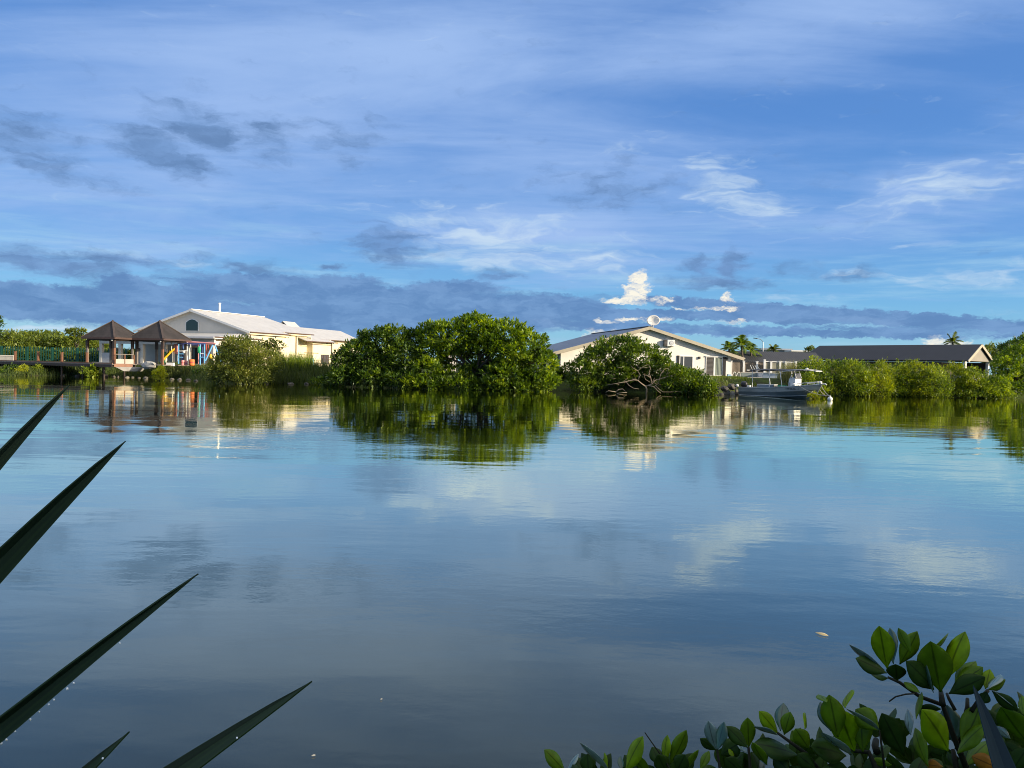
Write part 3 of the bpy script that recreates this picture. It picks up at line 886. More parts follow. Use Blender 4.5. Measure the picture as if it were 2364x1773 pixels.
# ================================================================== DARK ROOFED HOUSES, RIGHT
ra = P(2264.5, 796, 95.0); rb = P(1896, 799.5, 113.0)
ra.z = rb.z = 6.0
axd = (rb - ra); axd.z = 0; dl = axd.length; axd.normalize()
ra = ra + axd * 0.8
dh = thing('dark_roofed_house', 'long low house with big charcoal roof and pale open gable above the right hedge', 'house', (ra.x, ra.y, GZ), math.atan2(axd.y, axd.x))
ZR2, ZE2, HW2 = 6.0 - GZ, 3.95 - GZ, 3.3
r = MB()
slab(r, (-0.9, 0, ZR2), (-0.9, HW2, ZE2), (dl + 0.6, HW2, ZE2), (dl - 0.5, 0, ZR2), 0.12)
slab(r, (-0.9, 0, ZR2), (dl - 0.5, 0, ZR2), (dl + 0.6, -HW2, ZE2), (-0.9, -HW2, ZE2), 0.12)
r.build('roof', M_darkroof, dh)
k = MB()
for s in (1, -1):
    k.beam((-0.95, 0, ZR2 - 0.12), (-0.95, s * HW2, ZE2 - 0.12), 0.08, 0.32)
k.build('barge_board', M_fascia, dh)
w = MB()
w.prism([(-0.7, -HW2 + 0.5, ZE2 - 0.05), (-0.7, HW2 - 0.5, ZE2 - 0.05), (-0.7, 0, ZR2 - 0.32)], (0.2, 0, 0))
w.build('gable_panel', paint('tan gable panel', (0.30, 0.27, 0.22), 0.8, 0.08), dh)
w = MB(); w.box(2.6, dl, -HW2 + 0.5, HW2 - 0.7, -0.2, ZE2 - 0.2); w.build('wall', M_darkwood, dh)
w = MB(); w.box(-0.2, 2.6, -HW2 + 0.5, -HW2 + 0.7, -0.2, ZE2 - 0.2); w.build('porch_shade_back', M_dark, dh)  # near-black wall standing in for the shade under the porch roof
for s in (1, -1):
    w = MB(); w.box(-0.5, -0.2, s * (HW2 - 0.4) - 0.15, s * (HW2 - 0.4) + 0.15, -0.2, ZE2); w.build('porch_post', M_whitepaint, dh)
w = MB(); w.box(-0.3, 2.6, -HW2 + 0.6, HW2 - 0.6, -0.2, 0.7); w.build('porch_wall', M_greyshade, dh)

d2 = thing('dark_roofed_wing', 'lower charcoal roofed house behind the white posted fence', 'house', PZ(1686, 106.0, GZ), 0)
x1 = PZ(1905, 106, GZ).x - d2.location.x
r = MB()
slab(r, (-1.0, 0, 1.92), (x1, 0, 1.92), (x1, 3.6, 3.45), (0.3, 3.6, 3.45), 0.1)
slab(r, (0.3, 3.6, 3.45), (x1, 3.6, 3.45), (x1, 7.2, 1.92), (-1.0, 7.2, 1.92), 0.1)
r.build('roof', M_darkroof, d2)
w = MB(); w.box(-0.2, x1, 0.6, 6.6, -0.2, 1.85); w.build('wall', M_darkwood, d2)
w = MB(); w.box(-1.0, x1, -0.14, -0.003, 1.78, 1.93); w.build('gutter', M_black, d2)

# pale blocks far behind the dark roofs
b0 = PZ(1760, 150, GZ); b1 = PZ(1826, 150, GZ)
o = thing('flat_roofed_building', 'small grey flat roofed building peeping over the charcoal roof', 'building', b0, 0)
k = MB(); k.box(0, b1.x - b0.x, 0, 7, 0, 4.7); k.build('wall', M_greyshade, o)
k = MB(); k.box(-0.5, b1.x - b0.x, -0.5, 7.5, 4.703, 5.0); k.build('roof', M_metal, o)
b0 = PZ(1827, 146, GZ); b1 = PZ(1866, 146, GZ)
o = thing('flat_roofed_building', 'sunlit cream block peeping over the charcoal roof beside the grey one', 'building', b0, 0)
k = MB(); k.box(0, b1.x - b0.x, 0, 6, 0, 4.4); k.build('wall', M_cream, o)
k = MB(); k.box(-0.2, b1.x - b0.x + 0.2, -0.2, 6.2, 4.403, 4.65); k.build('parapet', M_whitepaint, o)

# street lamp
l0 = PZ(1759.5, 125, GZ)
o = thing('street_lamp', 'thin grey street lamp with a curved arm above the palms', 'street lamp', l0, 0)
lt = P(1759.5, 790, 125).z - GZ
arm = [Vector((0, 0, lt))]
for q in ((1759, 786), (1756, 783.5), (1751, 782), (1744.5, 781)):
    p_ = P(q[0], q[1], 125); arm.append(Vector((p_.x - l0.x, 0, p_.z - GZ)))
k = MB(); k.tube([(0, 0, 0), (0, 0, lt)], [0.11, 0.06], 8); k.build('pole', M_metal, o)
k = MB(); k.tube(arm, 0.05, 6); a_ = k.build('arm', M_metal, o)
k = MB(); k.beam(arm[-1] + Vector((-0.35, 0, 0.03)), arm[-1] + Vector((0.25, 0, -0.02)), 0.2, 0.12); k.build('lamp_head', M_black, o)
# ------------------------------------------------------------------ boardwalk, pavilions, playground
M_white_plastic = paint('white tube', (0.75, 0.76, 0.74), 0.35, 0.05, 3)
M_yellow = paint('yellow plastic', (0.80, 0.46, 0.02), 0.35, 0.08, 3)
M_blue = paint('light blue steel', (0.16, 0.42, 0.72), 0.35, 0.08, 3)
M_navy = paint('navy steel', (0.05, 0.06, 0.20), 0.4, 0.08, 3)
M_red = paint('red steel', (0.55, 0.09, 0.07), 0.4, 0.1, 3)
M_pink = paint('faded red steel', (0.75, 0.30, 0.28), 0.4, 0.1, 3)
M_orange = paint('orange plastic', (0.72, 0.19, 0.04), 0.45, 0.12, 4)
M_green = paint('green plastic', (0.03, 0.38, 0.16), 0.4, 0.1, 3)
M_fencegreen = paint('green fence steel', (0.012, 0.075, 0.05), 0.45, 0.12, 2)

# boardwalk
A0, A1 = PZ(-40, 90.0, 1.5), PZ(259, 82.5, 1.5)
bw = thing('boardwalk', 'timber boardwalk on stilts running left from the pavilions', 'boardwalk', A1, 0)
dr = (A0 - A1).normalized(); dnm = Vector((-dr.y, dr.x, 0))
if dnm.y < 0: dnm = -dnm
LB = (A0 - A1).length
k = MB()
q = [A1, A0, A0 + dnm * 3.2, A1 + dnm * 3.2]
k.prism([(p.x, p.y, 1.42) for p in q], (0, 0, 0.08))
k.build('deck', M_greywood, bw, world=True)
k = MB()
k.beam((A1.x, A1.y - 0.03, 1.28), (A0.x, A0.y - 0.03, 1.28), 0.08, 0.26); k.beam(A1 + dnm * 3 - Vector((0, 0, 0.2)), A0 + dnm * 3 - Vector((0, 0, 0.2)), 0.1, 0.2)
k.build('edge_beam', M_darkwood, bw, world=True)
t = 1.5
while t < LB:
    for s in (0.3, 2.9):
        p = A1 + dr * t + dnm * s
        k = MB(); k.tube([(p.x, p.y, -0.6), (p.x, p.y, 1.41)], 0.1, 8); k.build('stilt', M_darkwood, bw, world=True)
    t += 3.2
for px in (35, 88, 143, 201):
    f = (px + 40) / 299.0
    p = PZ(px, A0.y + (A1.y - A0.y) * f + 0.15, 1.5)
    k = MB(); k.box(p.x - 0.095, p.x + 0.095, p.y - 0.09, p.y + 0.09, 1.5, 2.62); k.box(p.x - 0.12, p.x + 0.12, p.y - 0.11, p.y + 0.11, 2.622, 2.67)
    k.build('rail_post', M_redwood, bw, world=True)
k = MB()
for px in range(-30, 255, 9):
    pass
rb0 = A1 + Vector((0, 0.06, 0.05)); rb1 = A0 + Vector((0, 0.06, 0.05))
k.beam((rb0.x, rb0.y, 1.56), (rb1.x, rb1.y, 1.56), 0.1, 0.1)
k.build('kerb_rail', M_redwood, bw, world=True)

# pale low wall at the far left
a = PZ(-20, 96, GZ); b = PZ(31, 96, GZ)
o = thing('low_wall', 'pale concrete low wall in front of the green fence at the far left', 'wall', a, 0)
k = MB(); k.box(0, b.x - a.x, 0, 0.3, -0.1, 0.62); k.build('wall', M_concrete, o, bevel=0.02)
k = MB(); k.box(-0.05, b.x - a.x + 0.05, -0.05, 0.35, 0.622, 0.72); k.build('coping', M_offwhite, o)

# green picket fence
f0, f1 = PZ(-60, 109, GZ), PZ(318, 113, GZ)
gf = thing('picket_fence', 'tall dark green steel picket fence running behind the boardwalk and pavilions', 'fence', f0, 0)
fd = (f1 - f0); FL = fd.length; fd.normalize()
posts = [0.2 + 3.3 * i for i in range(int(FL / 3.3) + 1)]
for i, t in enumerate(posts):
    p = f0 + fd * t
    k = MB(); k.box(p.x - 0.06, p.x + 0.06, p.y - 0.06, p.y + 0.06, GZ - 0.1, GZ + 1.95); k.build('post', M_fencegreen, gf, world=True)
    if i + 1 < len(posts):
        k = MB(); t2 = t + 0.16
        while t2 < posts[i + 1] - 0.08:
            q = f0 + fd * t2; h = GZ + 1.9
            k.box(q.x - 0.075, q.x + 0.075, q.y - 0.012, q.y + 0.012, GZ, h)
            k.add([(q.x - 0.075, q.y, h), (q.x + 0.075, q.y, h), (q.x, q.y, h + 0.14)], [(0, 1, 2)])
            t2 += 0.33
        for z in (0.25, 1.5):
            a, b = f0 + fd * t, f0 + fd * posts[i + 1]
            k.beam((a.x, a.y + 0.03, GZ + z), (b.x, b.y + 0.03, GZ + z), 0.04, 0.05)
        k.build('picket_panel', M_fencegreen, gf, world=True)

# two square pavilions standing corner-on
def pavilion(px, D, s, apex_px, label, eave_z=4.36):
    c0 = PZ(apex_px[0], D + s * 0.707, 1.5)
    th = R_(76)
    root = thing('pavilion', label, 'pavilion', tuple(c0), th, 'open timber pavilions by the boardwalk')
    h = s / 2
    ez = eave_z - 1.5
    ah = P(apex_px[0], apex_px[1], D + s * 0.707).z - 1.5
    ap = Vector((0, 0, ah))
    cs = [Vector((x, y, ez)) for x, y in ((-h, -h), (h, -h), (h, h), (-h, h))]
    k = MB()
    lo = [c - Vector((0, 0, 0.16)) for c in cs]
    k.add(cs + lo + [ap, ap - Vector((0, 0, 0.22))],
          [(0, 1, 8), (1, 2, 8), (2, 3, 8), (3, 0, 8), (0, 4, 5, 1), (1, 5, 6, 2), (2, 6, 7, 3), (3, 7, 4, 0), (5, 4, 9), (6, 5, 9), (7, 6, 9), (4, 7, 9)])
    rf = k.build('roof', M_shingle, root)
    for c in cs:
        k = MB(); k.beam(c + Vector((0, 0, 0.03)), ap + Vector((0, 0, 0.03)), 0.2, 0.08); k.build('hip_cap', M_darkwood, rf)
    k = MB(); k.tube([ap - Vector((0, 0, 0.05)), ap + Vector((0, 0, 0.12))], [0.16, 0.05], 8); k.build('finial', M_darkwood, rf)
    g = h - 0.42
    k = MB()
    for x0, y0, x1, y1 in ((-g, -g, g, -g), (g, -g, g, g), (g, g, -g, g), (-g, g, -g, -g)):
        k.beam((x0, y0, ez - 0.24), (x1, y1, ez - 0.24), 0.12, 0.15)
    k.build('top_beam', M_darkwood, root)
    k = MB()
    for a_, b_ in zip(cs, cs[1:] + cs[:1]):
        k.beam(a_ * 1.005 - Vector((0, 0, 0.09)), b_ * 1.005 - Vector((0, 0, 0.09)), 0.05, 0.2)
    k.build('eave_board', paint('brown eave board', (0.085, 0.05, 0.04), 0.6, 0.1, 2), root)
    for i, (x, y) in enumerate(((-g, -g), (g, -g), (g, g), (-g, g))):
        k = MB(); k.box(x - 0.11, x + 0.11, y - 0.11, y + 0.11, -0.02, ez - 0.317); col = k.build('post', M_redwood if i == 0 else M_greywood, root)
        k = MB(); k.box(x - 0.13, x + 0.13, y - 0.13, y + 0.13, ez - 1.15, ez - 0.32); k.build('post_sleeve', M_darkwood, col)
    k = MB(); k.ball((-g - 0.3, -g + 0.05, ez - 0.3), 0.09, 10, 6); k.build('lamp', M_white_plastic, root, smooth=True)
    k = MB(); k.box(-h + 0.1, h - 0.1, -h + 0.1, h - 0.1, -0.10, -0.02); k.build('floor', M_greywood, root)
    return root
pavilion(262, 83.0, 4.3, (259.5, 741), 'left open timber pavilion with dark shingled pyramid roof, at the end of the boardwalk')
pavilion(368, 84.5, 4.75, (368, 741), 'right open timber pavilion with dark shingled pyramid roof, beside the yellow slide')

# rail panel between the pavilions, ramp below
g0, g1 = PZ(266, 83.6, 1.5), PZ(309, 85.2, 1.5)
o = thing('balustrade', 'pale timber balustrade panel between the posts of the two pavilions', 'railing', g0, 0)
k = MB(); k.beam((g0.x, g0.y, 1.78), (g1.x, g1.y, 1.78), 0.06, 0.5); k.build('lower_panel', M_concrete, o, world=True)
k = MB(); k.beam((g0.x, g0.y, 2.55), (g1.x, g1.y, 2.55), 0.07, 0.07); k.build('top_rail', M_greywood, o, world=True)
for t in (0.0, 0.5, 1.0):
    p = g0.lerp(g1, t)
    k = MB(); k.box(p.x - 0.06, p.x + 0.06, p.y - 0.055, p.y + 0.055, 1.48, 2.5); k.build('post', M_redwood, o, world=True)
e0, e1 = PZ(263, 82.7, 1.36), PZ(306, 84.4, 1.36)
o = thing('platform_edge', 'sunlit orange timber edge of the pavilion platform above the rocks', 'platform', e0, 0)
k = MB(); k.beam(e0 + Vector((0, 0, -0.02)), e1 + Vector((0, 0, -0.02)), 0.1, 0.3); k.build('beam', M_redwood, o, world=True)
k = MB(); c0, c1 = PZ(266, 82.4, 1.2), PZ(286, 82.6, 0.85)
k.prism([(c0.x, c0.y, 1.2), (c1.x + 1.6, c1.y + 0.5, 1.2), (c1.x + 1.2, c1.y + 0.5, 0.75), (c1.x, c1.y, 0.75)], (0.1, 0.9, 0)); k.build('ramp', M_concrete, o, world=True)

def lowpoly_rock(c, r, rnd, name='rock', mat=None, parent=None):
    k = MB(); k.ball((0, 0, 0), r, 9, 6, 0.22, rnd)
    me = k.build(name, mat, parent)
    me.location = c
    me.rotation_euler = (0, 0, rnd.uniform(0, 6.28))
    b = me.modifiers.new('bevel', 'BEVEL'); b.width = 0.05; b.segments = 2
    return me
M_rock = paint('grey shore rock', (0.13, 0.118, 0.10), 0.9, 0.2, 3.0, bump=0.03, bscale=6)
M_palerock = paint('pale shore rock', (0.27, 0.245, 0.20), 0.9, 0.2, 3.0, bump=0.03, bscale=6)
rr = random.Random(11)
o = lowpoly_rock(PZ(344, 82.5, 1.45), (1.25, 0.6, 0.42), rr, 'boulder', M_palerock)
o.data.materials[0] = M_concrete
tag(o, 'long pale grey boulder on the bank under the right pavilion', 'boulder')
o = thing('leaning_pipe', 'thin white pipe leaning against the bank below the left pavilion', 'pipe', PZ(228, 84.5, 0.1), 0)
a, b = P(222, 845, 84.0), P(229, 861, 83.6)
k = MB(); k.tube([a, b], 0.07, 8); k.build('pipe', M_white_plastic, o, world=True)

# ------------------------------------------------------------------ playground
PD = 89.0
cf = thing('climbing_frame', 'blue steel playground climbing frame with ladders and a white top rail', 'climbing frame', PZ(435, PD, GZ), 0)
def pole(px, y0, y1, D, mat, name, root, r=0.05, px2=None):
    a, b = P(px, y0, D), P(px2 if px2 is not None else px, y1, D)
    k = MB(); k.tube([a, b], r, 8)
    return k.build(name, mat, root, world=True)
for (x, y0, y1, m, d) in ((412, 793, 840, M_blue, 0), (422, 793, 832, M_navy, 0.9), (462, 793, 843, M_blue, 0), (472, 794, 839, M_blue, 0), (458, 794, 840, M_pink, 0.9),
                          (410, 788, 834, M_white_plastic, 0.6), (432, 790, 833, M_white_plastic, 0.3), (440, 794, 812, M_white_plastic, 0.7), (467, 793, 838, M_navy, 1.0)):
    pole(x, y0, y1, PD + d, m, 'post', cf, 0.085 if m in (M_blue, M_navy) else 0.055)
for (x0, x1, y, m) in ((412, 422, 810.5, M_white_plastic), (412, 422, 817, M_blue), (412, 422, 825, M_blue), (462, 472, 816.5, M_white_plastic), (462, 472, 825, M_blue)):
    k = MB(); k.tube([P(x0, y, PD - 0.02), P(x1, y, PD - 0.02)], 0.06, 6); k.build('rung', m, cf, world=True)
k = MB()
k.tube([P(412, 792.5, PD), P(474, 794, PD)], 0.09, 6); k.tube([P(412, 796, PD + 0.9), P(474, 797, PD + 0.9)], 0.07, 6); k.tube([P(474, 794, PD), P(474, 797, PD + 0.9)], 0.07, 6)
k.build('top_rail', M_navy, cf, world=True)
for x in (404, 408):
    pole(x, 794, 817, PD + 0.3, M_pink, 'red_panel', cf, 0.14)
k = MB(); k.tube([P(422, 810.5, PD + 0.1), P(432, 809, PD + 0.1)], 0.08, 6); k.ball(P(424.5, 812.5, PD + 0.05), 0.16, 10, 6); k.build('wheel', M_white_plastic, cf, world=True)
k = MB(); k.ball(P(459.5, 807.5, PD - 0.2), (0.2, 0.12, 0.42), 12, 8); k.build('green_panel', M_green, cf, world=True, smooth=True)

sld = thing('slide', 'bright yellow plastic playground slide beside the right pavilion', 'slide', PZ(388, PD, GZ), 0)
pts = [P(402, 809, PD + 0.1), P(397, 812, PD), P(388, 821, PD - 0.2), P(378, 832, PD - 0.5), P(371, 838.5, PD - 0.8)]
wv = Vector((0.42, -0.62, 0))
vs, fs = [], []
for p in pts:
    for s, h in ((-0.5, 0.34), (-0.42, 0.0), (0.42, 0.0), (0.5, 0.34)):
        vs.append(p + wv * s * 1.5 + Vector((0, 0, h)))
for i in range(len(pts) - 1):
    for j in range(3):
        fs.append((i * 4 + j, i * 4 + j + 1, (i + 1) * 4 + j + 1, (i + 1) * 4 + j))
k = MB(); k.add(vs, fs); k.build('chute', M_yellow, sld, world=True, solid=0.11, sub=1)
for x in (399, 403):
    pole(x, 812, 836, PD + 0.2, M_white_plastic, 'support', sld, 0.05)
pole(396, 787, 810, PD + 0.1, M_white_plastic, 'handle', sld, 0.05)

sw = thing('swing_set', 'swing set with faded red crossbar and light blue splayed legs by the bush', 'swing set', PZ(478, PD + 2, GZ), 0)
k = MB(); k.tube([P(424, 789, PD + 2.2), P(497, 793.5, PD + 1.6)], 0.12, 8); k.build('crossbar', M_pink, sw, world=True)
for (x0, y0, x1, y1, d) in ((492, 794, 474, 833, 1.2), (495, 794, 510, 835, 1.7), (427, 790, 433, 834, 2.6), (426, 790, 420, 834, 1.9)):
    k = MB(); k.tube([P(x0, y0, PD + 1.7), P(x1, y1, PD + d)], 0.09, 8); k.build('leg', M_blue, sw, world=True)
pole(476, 795, 822, PD + 1.7, M_red, 'chain', sw, 0.06); pole(480.5, 795, 822, PD + 1.7, M_red, 'chain', sw, 0.05)
k = MB(); a = P(478, 822.5, PD + 1.7); k.box(a.x - 0.3, a.x + 0.3, a.y - 0.15, a.y + 0.15, a.z - 0.04, a.z + 0.04); k.build('seat', M_red, sw, world=True)

rk = thing('spring_rocker', 'green and white see saw frame between the slide and the right pavilion', 'see saw', PZ(379, PD + 0.8, GZ), 0)
pole(375, 787, 824, PD + 0.8, M_white_plastic, 'post', rk, 0.06, 377.5); pole(382, 788, 803, PD + 0.9, M_white_plastic, 'post', rk, 0.06, 381)
k = MB(); k.tube([P(381, 802, PD + 0.8), P(379, 812, PD + 0.8), P(384, 813, PD + 0.8), P(385, 806, PD + 0.8)], 0.09, 6); k.build('arm', M_white_plastic, rk, world=True)
k = MB(); a = P(380, 816, PD + 0.9); k.box(a.x - 0.22, a.x + 0.22, a.y - 0.2, a.y + 0.2, a.z - 0.35, a.z + 0.2); k.build('seat', M_green, rk, world=True, bevel=0.06)
pole(380, 818, 838, PD + 0.9, M_green, 'spring', rk, 0.08)

def toy(name, px, py, w, h, D, mat, mat2, label, cat):
    a, b = P(px, py - h / 2, D), P(px, py + h / 2, D)
    zb = GZ
    rad = w / 2 * D / FPX
    o = thing(name, label, cat, (a.x, D, zb), 0)
    hh = max(0.3, a.z - zb)
    k = MB(); k.tube([(0, 0, 0), (0, 0, hh * 0.15), (0, 0, hh * 0.8), (0, 0, hh)], [rad * 0.8, rad, rad, rad * 0.8], 14); k.build('body', mat, o)
    k = MB(); k.tube([(0, 0, hh * 0.42), (0, 0, hh * 0.58)], [rad * 1.03] * 2, 14); k.build('band', mat2, o)
    return o
toy('barrel', 443, 835, 13, 11, PD - 2.5, M_orange, M_red, 'bright orange plastic barrel on the grass below the climbing frame', 'barrel')
toy('barrel', 422, 836, 8, 9, PD - 2.4, M_pink, M_red, 'small faded red plastic barrel left of the orange one', 'barrel')
toy('barrel', 430, 836.5, 6, 8, PD - 2.2, M_pink, M_navy, 'narrow dull red tub between the two plastic barrels', 'barrel')
o = thing('toy_rider', 'yellow plastic ride on toy at the foot of the swing legs', 'toy', PZ(486.5, PD + 0.5, GZ), 0)
a = P(486.5, 824, PD + 0.5)
k = MB(); k.ball((0, 0, a.z - GZ), (0.2, 0.25, 0.34), 12, 8); k.build('body', M_yellow, o, smooth=True)
k = MB(); k.tube([(0, 0, 0), (0, 0, a.z - GZ - 0.3)], 0.09, 8); k.build('spring', M_black, o)
a, b = PZ(383, PD - 2.6, GZ), PZ(400, PD - 2.6, GZ)
o = thing('planter', 'low white planter edging at the foot of the yellow slide', 'planter', a, 0)
k = MB(); k.box(0, b.x - a.x, 0, 0.4, -0.1, 0.28); k.build('box', M_whitepaint, o, bevel=0.02)
k = MB(); k.box(0.06, b.x - a.x - 0.06, 0.06, 0.34, 0.282, 0.31); k.build('soil', M_dark, o)

# thin fence in front of the yellow wall
o = thing('wire_fence', 'thin dark post and wire fence in front of the yellow wall', 'fence', PZ(660, 94, GZ), 0)
pp = [PZ(x, 93.5 + (x - 655) * 0.05, GZ) for x in (658, 682, 704, 720, 744, 766)]
for p in pp:
    k = MB(); k.tube([(p.x, p.y, GZ - 0.1), (p.x, p.y, GZ + 1.15)], 0.05, 6); k.build('post', M_black, o, world=True)
k = MB()
for a, b in zip(pp, pp[1:]):
    for z in (0.85, 1.05, 0.5): k.tube([(a.x, a.y, GZ + z), (b.x, b.y, GZ + z)], 0.014, 5)
k.build('wire', M_black, o, world=True)
for (px, w, m, lab) in ((672, 0.55, M_whitepaint, 'white storage bin against the yellow wall, left of the downpipe'), (687, 0.5, M_blue, 'pale blue storage bin beside the white one at the yellow wall'), (715, 0.9, paint('aqua plastic', (0.35, 0.62, 0.66), 0.4), 'aqua storage bin at the yellow wall, right of the downpipe')):
    p = PZ(px, 102, GZ)
    o = thing('storage_bin', lab, 'bin', p, R_(-17))
    k = MB(); k.box(-w / 2, w / 2, -0.3, 0.3, 0.1, 1.05); k.build('body', m, o, bevel=0.03)
    k = MB(); k.box(-w / 2 - 0.03, w / 2 + 0.03, -0.33, 0.33, 1.052, 1.12); k.build('lid', m, o, bevel=0.02)
    for s in (-1, 1):
        k = MB(); k.tube([(s * w / 3, -0.34, 0.09), (s * w / 3, -0.28, 0.09)], 0.09, 10); k.build('wheel', M_black, o)
# ------------------------------------------------------------------ vegetation
LF_dark = leafmat('dark tree leaves', (0.012, 0.034, 0.005), (0.046, 0.096, 0.010), (0.19, 0.27, 0.022), 0.34)
LF_mid = leafmat('almond tree leaves', (0.018, 0.046, 0.005), (0.095, 0.17, 0.012), (0.36, 0.45, 0.03), 0.42)
LF_yel = leafmat('yellow green leaves', (0.07, 0.12, 0.008), (0.23, 0.28, 0.015), (0.42, 0.44, 0.03), 0.42)
LF_olive = leafmat('olive bush leaves', (0.026, 0.046, 0.008), (0.10, 0.135, 0.020), (0.27, 0.28, 0.045), 0.36)
LF_hedge = leafmat('hedge leaves', (0.020, 0.048, 0.007), (0.090, 0.155, 0.016), (0.30, 0.36, 0.035), 0.42)
LF_far = leafmat('rain tree leaves', (0.022, 0.044, 0.009), (0.085, 0.125, 0.018), (0.21, 0.25, 0.03), 0.35)
LF_reed = leafmat('reed blades', (0.022, 0.042, 0.009), (0.075, 0.115, 0.022), (0.19, 0.21, 0.05), 0.32, 0.6)
LF_dry = leafmat('dry grass heads', (0.10, 0.12, 0.035), (0.20, 0.21, 0.06), (0.32, 0.30, 0.11), 0.35, 0.8)
M_bark = paint('grey brown bark', (0.085, 0.065, 0.048), 0.9, 0.25, 4.0, bump=0.02, bscale=9, stretch=(1, 1, 0.3))
M_deadwood = paint('bare pale branches', (0.33, 0.26, 0.18), 0.85, 0.2, 4.0)

def mesh_np(name, V, F, mat, parent=None, tone=None, smooth=False):
    """V (n,3); F (m,k) constant polygon size."""
    me = bpy.data.meshes.new(name)
    m, k = F.shape
    me.vertices.add(len(V)); me.vertices.foreach_set('co', V.astype(np.float32).ravel())
    me.loops.add(m * k); me.loops.foreach_set('vertex_index', F.astype(np.int32).ravel())
    me.polygons.add(m)
    me.polygons.foreach_set('loop_start', (np.arange(m) * k).astype(np.int32))
    me.polygons.foreach_set('loop_total', np.full(m, k, dtype=np.int32))
    if smooth: me.polygons.foreach_set('use_smooth', np.ones(m, dtype=bool))
    if tone is not None:
        at = me.attributes.new('tone', 'FLOAT', 'FACE')
        at.data.foreach_set('value', tone.astype(np.float32))
    me.update(calc_edges=True)
    if mat: me.materials.append(mat)
    o = bpy.data.objects.new(name, me)
    COL.objects.link(o)
    if parent is not None:
        o.parent = parent
        o.matrix_parent_inverse = Matrix.Translation(parent.location).inverted()
    return o

def unit(a): return a / np.maximum(np.linalg.norm(a, axis=-1, keepdims=True), 1e-9)

def sprigs(rg, blobs, n, shell=0.55, zmin=0.03, hole=0.25):
    """Sprig centres over the outer part of a set of ellipsoids (cx,cy,cz,rx,ry,rz)."""
    B = np.array(blobs, float)
    area = (B[:, 3] * B[:, 4] + B[:, 3] * B[:, 5] + B[:, 4] * B[:, 5])
    idx = rg.choice(len(B), size=n * 2, p=area / area.sum())
    d = unit(rg.normal(size=(n * 2, 3)))
    r = shell + (0.99 - shell) * rg.random(n * 2) ** 0.6
    b = B[idx]
    # uneven outline: lobes push the radius in and out
    lob = 0.98 + 0.13 * np.sin(d[:, 0] * 5.1 + b[:, 0]) * np.sin(d[:, 2] * 6.3 + b[:, 1]) + 0.10 * np.sin(d[:, 1] * 11 + d[:, 0] * 9 + b[:, 2])
    p = b[:, :3] + d * b[:, 3:] * (r * lob)[:, None]
    nrm = unit(d / b[:, 3:])
    keep = p[:, 2] > zmin
    # hidden ones (deep inside another blob)
    for k in range(len(B)):
        q = (p - B[k, :3]) / B[k, 3:]
        keep &= ~((np.linalg.norm(q, axis=1) < 0.55) & (idx != k))
    g = np.sin(p[:, 0] * 2.1 + p[:, 2] * 1.3) * np.sin(p[:, 1] * 1.9 - p[:, 2] * 2.3 + 1.0) + 0.5 * np.sin(p[:, 0] * 4.7) * np.sin(p[:, 2] * 5.1 + p[:, 1] * 3)
    keep &= ~((g < -0.55 + hole * 0.4) & (rg.random(n * 2) < hole * 2.2))
    p, nrm = p[keep][:n], nrm[keep][:n]
    return p, nrm

def leaf_cloud(name, rg, p, nrm, mat, parent, L=0.3, per=12, spread=0.22, wid=0.42, up=0.5, droop=0.0, tone_amp=0.35, tone0=0.32):
    n = len(p)
    c = np.repeat(p, per, 0)
    nn = np.repeat(nrm, per, 0)
    m = len(c)
    d = unit(nn * 0.75 + rg.normal(size=(m, 3)) * 0.62 + np.array([0, 0, up]) * 0.7)
    base = c + rg.normal(size=(m, 3)) * spread * 0.5 + d * 0.05
    d[:, 2] -= droop
    d = unit(d)
    q = rg.normal(size=(m, 3)) * 0.7 + np.array([0, 0, 0.9])
    s = unit(np.cross(d, q))
    l = (L * (0.6 + 0.75 * rg.random(m)))[:, None]
    w = l * wid * (0.8 + 0.4 * rg.random(m))[:, None]
    fold = np.cross(s, d) * (l * 0.08)
    V = np.empty((m, 4, 3))
    V[:, 0] = base
    V[:, 1] = base + d * l * 0.48 + s * w * 0.5
    V[:, 2] = base + d * l - fold
    V[:, 3] = base + d * l * 0.48 - s * w * 0.5
    F = np.arange(m * 4).reshape(m, 4)
    lf_ = np.sin(p[:, 0] * 1.15 + p[:, 2] * 0.9 + 1.3 * np.sin(p[:, 1] * 0.8)) * np.sin(p[:, 2] * 1.7 - p[:, 0] * 0.45 + p[:, 1] * 0.5)  # smooth tone waves, putting lit and shadowed clumps into the leaf colour
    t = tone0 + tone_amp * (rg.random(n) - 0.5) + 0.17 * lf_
    return mesh_np(name, V.reshape(-1, 3), F, mat, parent, np.repeat(t, per))

